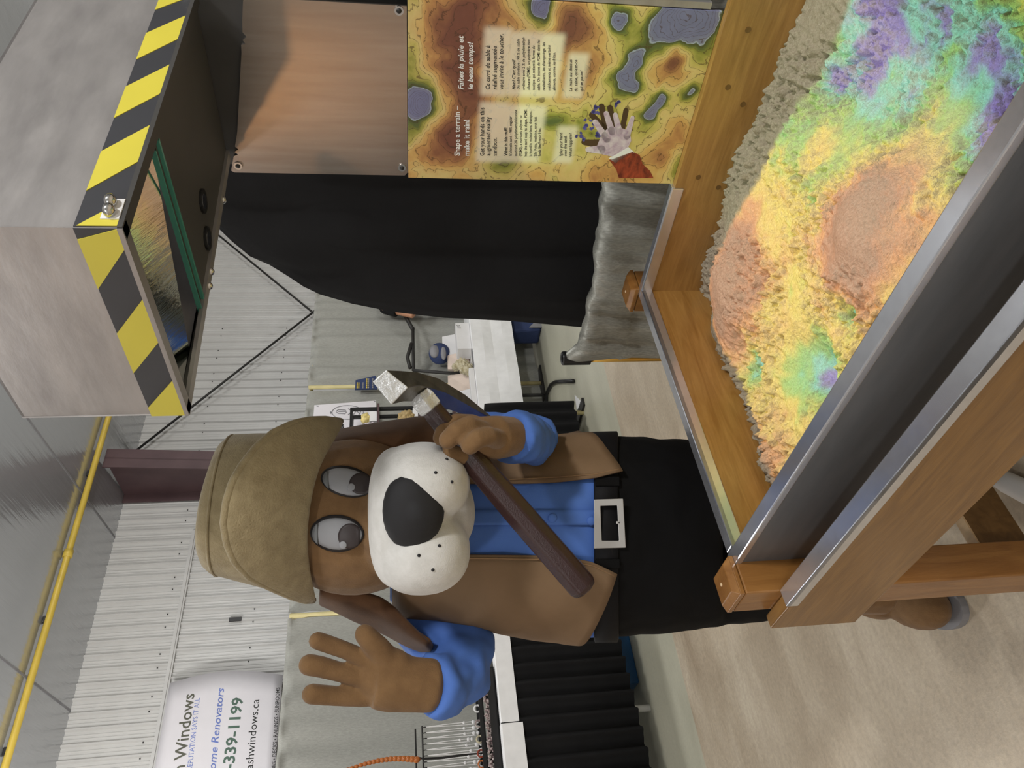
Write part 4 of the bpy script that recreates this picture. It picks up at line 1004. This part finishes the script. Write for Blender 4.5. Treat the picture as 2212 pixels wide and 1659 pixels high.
# ================================================================== VENDOR TABLES
def hl(lab, cat, name, s, n, z=0, grp=None): return empty(name, FH, (s, n, z), lab, cat, grp)
def skirt(s0, s1, n, z0, z1, pitch, amp, seed, ret=0.):
    rnd = random.Random(seed); nx = int((s1 - s0) * 150); rows = []
    zs = [z1, z1 - .05, z1 - .14, z1 - .3, (z0 + z1) / 2, z0 + .1, z0]
    for k, z in enumerate(zs):
        row = []; g = [.25, .7, .95, 1.05, 1.1, 1.15, 1.2][k]
        for i in range(nx + 1):
            s = s0 + (s1 - s0) * i / nx; p = s / pitch * 2 * PI + .5 * math.sin(s * 7 + seed) + k * .06 * math.sin(s * 5)
            f = math.sin(p) + .35 * math.sin(2 * p + 1.2 + seed)
            row.append((s, n - amp * g * (f + .4), z - .02 * (k == 6) * math.sin(s * 2.3)))
        for e in (.02, .05, .1, .2, .4):
            if ret: row.append((s1 + .004 * math.sin(e * 60), n + e * ret, z))
        rows.append(row)
    return MB().grid(rows)
ta = hl('long vendor table with black pleated skirt, behind the waving paw', 'table', 'vendor_table', .7, 5.0)
ZA = .955
MB().box(-1.0, 2.4, 4.70, 5.45, ZA - .03, ZA).build('tabletop', 'black_plastic', ta)
for s in (-.9, 1.31, 2.3):
    for n in (4.76, 5.38): MB().tube([(s, n, 0), (s, n, ZA - .03)], .022, 10).build('leg', 'white_plastic', ta, smooth=True)
sk = skirt(-1.0, 2.42, 4.675, .115, ZA - .06, .112, .022, 2).build('pleated_skirt', 'skirt_black', ta, smooth=True)
mb = MB().grid([[(s, 4.652 - o, z) for s in np.linspace(1.27, 2.45, 12)] for o, z in ((-.12, ZA + .004), (.0, ZA + .004), (.004, ZA - .0), (.004, ZA - .105))])
tag(mb.build('table_runner', 'white_cloth', None, FH, (1.9, 4.65, ZA), solid=.003), 'longer white runner over the front edge of the black skirted table', 'cloth', 'white runners on the vendor table')
mb = MB().grid([[(s, 4.646 - o, z) for s in np.linspace(-.9, 1.262, 12)] for o, z in ((-.12, ZA + .008), (.0, ZA + .008), (.004, ZA - .0), (.004, ZA - .125))])
tag(mb.build('table_runner', 'white_cloth', None, FH, (.3, 4.65, ZA), solid=.003), 'white runner with a lower hem, next to the bottom edge of the photo', 'cloth', 'white runners on the vendor table')
tb2 = hl('short table with black pleated skirt, behind the hammer hand', 'table', 'vendor_table', 3.1, 5.0)
MB().box(2.5, 3.76, 4.75, 5.15, .80, .83).build('tabletop', 'black_plastic', tb2)
skirt(2.48, 3.77, 4.74, .10, .832, .12, .02, 5, 1.).build('pleated_skirt', 'skirt_black', tb2, smooth=True)
for s in (2.6, 3.7):
    for n in (4.80, 5.1): MB().tube([(s, n, 0), (s, n, .80)], .02, 10).build('leg', 'pole_gold', tb2, smooth=True)
MB().box(3.70, 3.78, 4.70, 5.15, 0, .02).build('foot_plate', 'dark_iron', tb2)
tag(MB().prism([(3.80, 4.78), (3.99, 4.92), (3.84, 4.95)], lambda u, v, d: (u, v, d), .001, .004).build('paper_scrap', 'white_card', None, FH, (3.85, 4.87, 0)), 'small white paper corner on the floor by the gold leg', 'paper')
b_ = hl('blue plastic bin under the black skirted table', 'bin', 'storage_bin', 1.7, 5.0)
rg = []
for z, e in ((0, .0), (.30, .03), (.30, .045), (.33, .045)):
    rg.append([(1.50 - e, 4.86 - e, z), (1.92 + e, 4.86 - e, z), (1.92 + e, 5.2 + e, z), (1.50 - e, 5.2 + e, z)])
MB().loft(rg).build('tub', 'blue_bin', b_, bevel=.012)
# jewellery trays and beads on the table
for k, (s0, s1, z0, z1, n0, lab) in enumerate(((.7, 1.62, ZA + .012, ZA + .06, 4.70, 'low black jewellery tray along the table edge'), (.7, 1.56, ZA + .085, ZA + .115, 4.80, 'upper black jewellery tray behind the bead strings'))):
    c = hl(lab, 'tray', 'jewellery_tray', (s0 + s1) / 2, n0, z0, 'black jewellery trays')
    MB().box(s0, s1, n0, n0 + .2, z0, z0 + .008).build('tray_floor', 'black_plastic', c)
    for q in ((s0, s1, n0, n0 + .008), (s0, s1, n0 + .192, n0 + .2), (s0, s0 + .008, n0, n0 + .2), (s1 - .008, s1, n0, n0 + .2)): MB().box(*q, z0, z1).build('tray_wall', 'black_plastic', c)
rr = random.Random(11); mb = MB()
for i in range(260): mb.ell((rr.uniform(.75, 1.6), rr.uniform(4.72, 4.76), ZA + .055 + rr.uniform(0, .03)), (.008, .008, .008), 6, 4)
tag(mb.build('loose_beads', 'bead', None, FH, (1.2, 4.74, ZA + .06), True), 'band of loose stone beads heaped along the black trays', 'beads', kind='stuff')
for i, (s, mt) in enumerate(((1.16, 'sleeve_red'), (1.24, 'coral'), (1.33, 'bead'), (1.42, 'white_card'), (1.10, 'amber'))):
    tag(MB().tube([(s + .02 * math.cos(a), 4.85, ZA + .12 + .02 * math.sin(a)) for a in [2 * PI * j / 12 for j in range(13)]], .006, 6).build('bracelet', mt, None, FH, (s, 4.85, ZA + .1), True),
        ['red bead bracelet in the jewellery tray', 'cream bead bracelet in the jewellery tray', 'dusky bead bracelet in the jewellery tray', 'white bead bracelet nearest the person', 'amber bead bracelet in the jewellery tray'][i], 'bracelet', 'bracelets in the tray')
# necklace rack with hanging chains
nr = hl('black wire necklace rack with two hooked bars', 'rack', 'necklace_rack', 1.2, 4.97, ZA)
for n, z in ((4.95, 1.42), (5.0, 1.462)): MB().tube([(.9, n, z), (1.372, n, z)], .006, 6).build('hook_bar', 'dark_iron', nr)
MB().tube([(1.20, 4.975, ZA + .01), (1.185, 4.975, 1.30), (1.185, 4.95, 1.42)], .007, 6).build('upright', 'dark_iron', nr)
MB().tube([(1.185, 4.95, 1.42), (1.21, 5.0, 1.462)], .006, 6).build('cross_bar', 'dark_iron', nr)
MB().box(1.12, 1.28, 4.9, 5.05, ZA + .001, ZA + .012).build('base_plate', 'dark_iron', nr)
for i in range(11): MB().tube([(1.36 - i * .033, 4.948, 1.42), (1.36 - i * .033, 4.935, 1.414), (1.36 - i * .033, 4.93, 1.402), (1.36 - i * .033, 4.937, 1.392)], .0035, 5).build('hook', 'dark_iron', nr)
nk = None
for i in range(10):
    s = 1.36 - i * .033
    ln_ = [.30, .32, .30, .27, .33, .34, .33, .31, .33, .32][i]
    if nk is None:
        nk = hl('silver chain necklace on the hooked rack, its end nearest the person', 'necklace', 'necklace', s, 4.932, 1.40, 'silver necklaces on the rack'); c = nk
        for d in (-.006, .006): MB().tube([(s, 4.932, 1.40), (s + d, 4.93, 1.25), (s + d * 1.4, 4.93, 1.09)], .0022, 5).build('chain', 'white_card', c)
        for z, r in ((1.10, .012), (1.16, .009), (1.075, .011)): MB().ell((s + .004, 4.925, z), (r, r * .6, r), 10, 6).build('pendant', 'white_card', c, smooth=True)
    else:
        c = copy_tree(nk); c.matrix_world = FH @ Matrix.Translation((s, 4.932, 1.40 + .01 * math.sin(i * 2.1))) @ Matrix.Diagonal((1, 1, ln_ / .31, 1))
        c['label'] = 'silver chain necklace on the rack, number %s from the person' % ['', 'two', 'three', 'four', 'five', 'six', 'seven', 'eight', 'nine', 'ten'][i]
an = hl('amber bead necklace hanging at the bottom left corner of the photo', 'necklace', 'amber_necklace', 1.15, 4.95, 1.46)
bead = None
for i in range(17):
    t = i / 16; s, z = (1.165 + .035 * math.sin(t * 2.6), 1.87 - .41 * t)
    r = .011 + .008 * t
    if bead is None: bead = MB().ell((s, 4.95, z), (.011, .011, .014), 10, 8).build('amber_bead', 'amber', an, smooth=True); b0 = (s, z)
    else:
        c = bead.copy(); COL.objects.link(c); OFF[c.name] = OFF[bead.name]
        c.matrix_parent_inverse = Matrix.Identity(4)
        k = r / .011; o_ = OFF[an.name]; v = Vector((b0[0] - o_[0], 4.95 - o_[1], b0[1] - o_[2])); w = Vector((s - o_[0], 4.95 - o_[1], z - o_[2]))
        c.matrix_basis = Matrix.Translation(w) @ Matrix.Scale(k, 4) @ Matrix.Translation(-v)
tsd = hl('dark tall jewellery stand carrying the amber necklace', 'stand', 'jewellery_stand', 1.12, 4.98, ZA)
MB().tube([(1.10, 4.98, ZA), (1.10, 4.98, 1.90), (1.16, 4.965, 1.905)], .01, 8).build('upright', 'dark_iron', tsd)
MB().box(1.03, 1.17, 4.93, 5.06, ZA + .001, ZA + .012).build('base_plate', 'dark_iron', tsd)
# ---- white table at the back with goods
wt = hl('white clothed table of shells and stones in front of the drapes', 'table', 'display_table', 5.0, 5.7)
ZW = .775
MB().box(4.1, 6.3, 5.53, 5.98, ZW - .03, ZW).build('tabletop', 'white_plastic', wt)
rows = []
for k, (n, z) in enumerate(((5.98, ZW + .004), (5.54, ZW + .004), (5.518, ZW - .004), (5.514, .66), (5.52, .56), (5.512, .45), (5.515, .34))):
    rows.append([(s, n + (.03 * (s - 5.1) * -.0) + (0 if k < 2 else .008 * math.sin(s * 9 + k) + .012 * abs((s - 4.75)) * (k == 4)), z) for s in np.linspace(4.08, 6.32, 46)])
MB().grid(rows).build('tablecloth', 'white_cloth', wt, smooth=False, solid=.003)
fo = MB()
for p in ([(1076, 745), (1070, 772), (1057, 783)], [(1057, 783), (1070, 772), (1080, 785)], [(1057, 783), (1085, 810), (1080, 785)], [(1028, 787), (1057, 783), (1050, 772)]):
    pass
P_ = AZ(1180, 853, .02); 
def th_(p): d = np.array(p); return (float(d @ HS), float(d @ HN), float(d[2]))
a0 = th_(AZ(1180, 853, .02))
MB().tube([(a0[0], a0[1], ZW - .04), (a0[0], a0[1], .10), (a0[0], a0[1], .02)], .018, 10).build('leg', 'black_plastic', wt, smooth=True)
MB().tube([th_(AZ(1180, 880, .02)), a0, th_(AZ(1183, 845, .02)), th_(AZ(1190, 831, .02)), th_(AZ(1200, 825, .02)), th_(AZ(1238, 823, .02))], .018, 10).build('leg_foot', 'black_plastic', wt, smooth=True)
MB().tube([(6.1, 5.75, ZW - .04), (6.1, 5.75, .0)], .018, 10).build('leg', 'black_plastic', wt, smooth=True)
bx = hl('dark blue bag with a pale lower corner under the white table', 'bag', 'storage_bag', 5.7, 5.75)
MB().hexa([(5.47, 5.6, 0), (6.1, 5.6, 0), (6.1, 5.85, 0), (5.47, 5.85, 0)], [(5.45, 5.62, .31), (6.1, 5.62, .33), (6.1, 5.83, .33), (5.45, 5.83, .31)]).build('bag_body', 'navy', bx, bevel=.03)
MB().prism([(5.465, .0), (5.62, .0), (5.465, .14)], lambda u, v, d: (u, 5.585 - d, v), 0, .01).build('corner_patch', 'ink_grey', bx)
c = hl('white carton with dotted print on the white table', 'box', 'carton', 5.3, 5.56, ZW)
MB().box(5.15, 5.52, 5.56, 5.72, ZW + .007, .925).build('carton_body', 'white_card', c, bevel=.003)
mb = MB()
for i in range(9): mb.box(5.44 + .02 * (i % 3), 5.448 + .02 * (i % 3), 5.557, 5.561, .875 + .012 * (i // 3) + .004 * (i % 3), .881 + .012 * (i // 3) + .004 * (i % 3))
tag(mb.build('dot_print', 'ink_black', c), kind='stuff')
def blob(name, mt, cs, lab, cat, base, disp, vox=.008):
    mb = MB()
    for c_, r in cs: mb.ell(c_, r, 14, 10)
    return tag(mb.build(name, mt, None, FH, base, True, remesh=vox, sm=1, disp=disp), lab, cat)
blob('coral_cluster', 'coral', [((4.95, 5.64, .85), (.07, .06, .075)), ((5.03, 5.66, .88), (.06, .05, .07)), ((4.90, 5.63, .82), (.06, .05, .045)), ((5.0, 5.67, .94), (.05, .04, .045))], 'pale branching coral lump beside the white carton', 'coral', (4.96, 5.64, ZW), (.05, .025))
for i, (s0, s1, n, z0, z1, ln2, mt, lab) in enumerate(((5.30, 5.62, 5.80, .79, 1.06, .05, 'white_card', 'tall white paper bag standing behind the carton'), (5.08, 5.32, 5.78, .79, 1.02, .04, 'pink_paper', 'pinkish paper bag standing behind the coral'), (4.80, 5.06, 5.80, .79, 1.03, .05, 'pink_paper', 'pinkish paper bag left of the coral'), (4.55, 4.79, 5.76, .79, 1.02, .06, 'white_card', 'white paper bag under the hammer pick'))):
    c = hl(lab, 'bag', 'paper_bag', (s0 + s1) / 2, n, ZW, 'paper bags on the white table')
    MB().hexa([(s0, n, z0), (s1, n, z0), (s1, n + .1, z0), (s0, n + .1, z0)], [(s0 + .01, n + ln2 * .6, z1), (s1 - .02, n + ln2, z1 - .01), (s1 - .02, n + ln2 + .012, z1 - .01), (s0 + .01, n + ln2 + .012, z1)]).build('bag_body', mt, c)
c = hl('long white tray on the front edge of the white table', 'tray', 'long_tray', 4.55, 5.53, ZW)
MB().box(4.2, 4.86, 5.53, 5.60, ZW + .007, .835).build('tray_body', 'white_card', c, bevel=.004)
c = hl('thin grey ruler lying beside the long white tray', 'ruler', 'ruler', 4.98, 5.53, ZW)
MB().box(4.87, 5.12, 5.525, 5.555, ZW + .007, ZW + .014).build('ruler_body', 'ink_grey', c)
c = hl('small dark picture card leaning among the paper bags', 'card', 'picture_card', 4.66, 5.70, .9)
MB().hexa([(4.60, 5.71, .96), (4.70, 5.71, .95), (4.70, 5.716, .95), (4.60, 5.716, .96)], [(4.61, 5.735, 1.06), (4.71, 5.735, 1.05), (4.71, 5.741, 1.05), (4.61, 5.741, 1.06)]).build('card_sheet', 'navy', c)
MB().ell((4.64, 5.716, 1.0), (.022, .004, .028), 12, 8).build('print_spot', 'amber', c, smooth=True)
MB().hexa([(4.60, 5.72, ZW + .01), (4.70, 5.72, ZW + .01), (4.70, 5.73, ZW + .01), (4.60, 5.73, ZW + .01)], [(4.60, 5.725, .955), (4.70, 5.725, .955), (4.70, 5.735, .955), (4.60, 5.735, .955)]).build('card_stand', 'white_card', c)
# cap on a little stand
c = hl('navy cap with a pale grey front on the white table', 'cap', 'baseball_cap', 5.22, 5.90, ZW)
CS, CZ = 5.36, 1.09
MB().ell((CS, 5.86, CZ), (.135, .09, .115), 22, 14).build('crown', 'navy', c, smooth=True)
MB().ell((CS - .02, 5.805, CZ + .055), (.085, .05, .055), 18, 10).build('front_panel', 'ink_grey', c, smooth=True)
MB().ell((CS - .06, 5.79, CZ - .035), (.095, .03, .03), 18, 8).build('peak', 'ink_grey', c, smooth=True)
MB().tube([(CS, 5.88, ZW + .006), (CS, 5.88, CZ - .05)], .03, 10).build('stand', 'dark_iron', c, smooth=True)
c = hl('black boom arm reaching from the hidden person over the white table', 'arm', 'boom_arm', 4.95, 5.82, ZW)
def h5(x, y, n): s, z = HP(x, y, n); return (s, n, z)
MB().tube([h5(876, 684, 5.80), h5(892, 712, 5.80)], .022, 8).build('arm_link', 'dark_iron', c, smooth=True)
MB().tube([h5(892, 708, 5.80), h5(893, 800, 5.80)], .018, 8).build('arm_link', 'dark_iron', c, smooth=True)
MB().tube([h5(889, 742, 5.79), h5(880, 772, 5.79), h5(886, 795, 5.79)], .02, 8).build('arm_brace', 'dark_iron', c, smooth=True)
q = h5(893, 800, 5.80); MB().tube([q, (q[0] - .02, 5.83, 1.0), (q[0] - .02, 5.83, ZW + .008)], .018, 8).build('stem', 'dark_iron', c, smooth=True)
MB().ell((q[0] - .02, 5.83, ZW + .02), (.07, .07, .018), 16, 8).build('foot_disc', 'dark_iron', c, smooth=True)
c = hl('small black clamp tripod beside the cap', 'tripod', 'clamp_tripod', 5.1, 5.84, ZW)
for p in ((968, 765), (972, 790), (985, 806)):
    MB().tube([h5(960 + 12, 782, 5.86), h5(*p, 5.84)], .014, 6).build('tripod_arm', 'dark_iron', c, smooth=True)
q = h5(972, 782, 5.86); MB().tube([q, (q[0], 5.86, ZW + .006)], .012, 6).build('tripod_stem', 'dark_iron', c, smooth=True)
MB().ell(q, (.03, .03, .025), 12, 8).build('tripod_head', 'dark_iron', c, smooth=True)
# mineral shelf
c = hl('black two tier mineral shelf standing before the white poster', 'shelf', 'mineral_shelf', 4.25, 5.6, ZW)
for s in (4.15, 4.39):
    for n in (5.56, 5.68): MB().box(s - .014, s + .014, n - .014, n + .014, ZW + .006, 1.975).build('upright', 'black_plastic', c)
for n in (5.56, 5.68): MB().box(4.136, 4.404, n - .012, n + .012, 1.955, 1.98).build('top_bar', 'black_plastic', c)
for z in (1.71, 1.33, 1.0): MB().box(4.10, 4.41, 5.50, 5.70, z, z + .02).build('shelf_board', 'maroon', c)
def rock(name, mt, s, n, z, r, lab, disp=.03):
    return blob(name, mt, [((s, n, z + r[2] * .8), r), ((s + r[0] * .5, n, z + r[2] * .6), (r[0] * .6, r[1] * .8, r[2] * .6))], lab, 'mineral', (s, n, z), (disp, .03), .007)
rock('yellow_crystal', 'crystal_yellow', 4.27, 5.55, 1.80, (.055, .04, .045), 'yellow crystal on a white block, on the upper shelf')
tag(MB().box(4.22, 4.33, 5.52, 5.60, 1.732, 1.80).build('display_block', 'white_card', None, FH, (4.27, 5.55, 1.731), bevel=.003), 'white block under the yellow crystal', 'block', 'white display blocks')
rock('amethyst_geode', 'crystal_white', 4.10, 5.50, 1.735, (.075, .05, .085), 'pale lavender geode at the left end of the upper shelf')
rock('tan_mineral', 'mineral_tan', 4.27, 5.54, 1.40, (.07, .05, .08), 'large tan mineral cluster on the lower shelf')
rock('small_tan_mineral', 'mineral_tan', 4.16, 5.52, 1.355, (.045, .04, .045), 'small speckled mineral left of the large tan cluster')
tag(MB().box(4.26, 4.36, 5.515, 5.60, 1.352, 1.40).build('display_block', 'white_card', None, FH, (4.31, 5.55, 1.351), bevel=.003), 'white block under the large tan mineral', 'block', 'white display blocks')
# partly hidden person behind the white table
p2 = hl('person in a black t-shirt, almost hidden behind the black curtain', 'person', 'person', 5.95, 5.83)
hb_ = MB(); S0, N0 = 6.22, 5.86
hb_.tube([(S0, N0, .95), (S0, N0, 1.2), (S0, N0, 1.42)], [.15, .16, .15], 16, flat=.65, up=(1, 0, 0)); hb_.ell((S0, N0, 1.47), (.19, .09, .07), 16, 10)
hb_.tube([(S0, N0, 1.48), (S0, N0 - .01, 1.6)], .055, 12); hb_.ell((S0, N0 - .02, 1.70), (.075, .095, .115), 18, 14); hb_.ell((S0 - .0, N0 - .118, 1.69), (.014, .02, .022), 8, 6)
for s in (-.078, .078): hb_.ell((S0 + s, N0 - .01, 1.70), (.012, .022, .03), 8, 6)
for k in (-1, 1): hb_.tube([(S0 + k * .09, N0, .98), (S0 + k * .1, N0, .5), (S0 + k * .1, N0, .08)], [.085, .06, .045], 12); hb_.ell((S0 + k * .1, N0 - .05, .045), (.045, .11, .045), 12, 8)
e1 = h5(830, 662, 5.80); e2 = h5(893, 681, 5.74); e3 = h5(880, 640, 5.66)
hb_.tube([(S0 - .17, N0, 1.46), (e1[0], 5.82, e1[2]), e2], [.05, .045, .038], 12); hb_.tube([e2, e3], [.038, .03], 12); hb_.ell(e3, (.035, .03, .04), 10, 8)
for k in range(5): hb_.tube([e3, (e3[0] + .05, e3[1] - .01 - .006 * k, e3[2] + .03 - .015 * k), (e3[0] + .085, e3[1] - .01, e3[2] + .025 - .014 * k)], [.01, .009, .008], 8)
hb_.tube([(S0 + .17, N0, 1.46), (S0 + .23, N0 - .02, 1.18), (S0 + .2, N0 - .16, 1.0)], [.05, .042, .03], 12); hb_.ell((S0 + .19, N0 - .2, .98), (.035, .05, .025), 10, 8)
hb_.build('body', 'skin', p2, smooth=True, remesh=.01, sm=3)
sh2 = MB(); sh2.tube([(S0, N0, .93), (S0, N0, 1.2), (S0, N0, 1.44)], [.165, .172, .165], 18, flat=.68, up=(1, 0, 0)); sh2.ell((S0, N0, 1.46), (.205, .105, .075), 16, 10)
sh2.tube([(S0 - .16, N0, 1.47), (e1[0], 5.82, e1[2]), tuple(np.array((e1[0], 5.82, e1[2])) * .55 + np.array(e2) * .45)], [.075, .075, .07], 14); sh2.tube([(S0 + .16, N0, 1.46), (S0 + .22, N0 - .01, 1.27)], [.07, .065], 14)
sh2.build('shirt', 'black_cloth', p2, smooth=True, remesh=.011, sm=3)
tr2 = MB(); tr2.tube([(S0, N0, 1.0), (S0, N0, .88)], .165, 16, flat=.7, up=(1, 0, 0))
for k in (-1, 1): tr2.tube([(S0 + k * .085, N0, .95), (S0 + k * .1, N0, .5), (S0 + k * .1, N0, .1)], [.1, .08, .07], 14)
tr2.build('trousers', 'navy', p2, smooth=True, remesh=.013, sm=3)
MB().ell((S0, N0 + .005, 1.735), (.084, .098, .1), 18, 12).build('hair', 'hand_shadow', p2, smooth=True)
for k in (-1, 1): MB().ell((S0 + k * .03, N0 - .107, 1.715), (.011, .006, .007), 10, 6).build('eye', 'ink_black', p2, smooth=True)
MB().ell((S0, N0 - .105, 1.64), (.025, .008, .005), 10, 6).build('mouth', 'maroon', p2, smooth=True)
# white pipe on the floor under the sandbox
c = empty('white_pipe', FW, (-.30, 1.6, 0), 'white plastic pipe end lying on the floor under the sandbox', 'pipe')
MB().tube([AZ(2150, 1032, .03), AZ(2175, 1042, .03), AZ(2215, 1062, .03)] + [AZ(2300, 1105, .03)], [.02, .027, .028, .028], 14).build('pipe_tube', 'white_plastic', c, smooth=True)
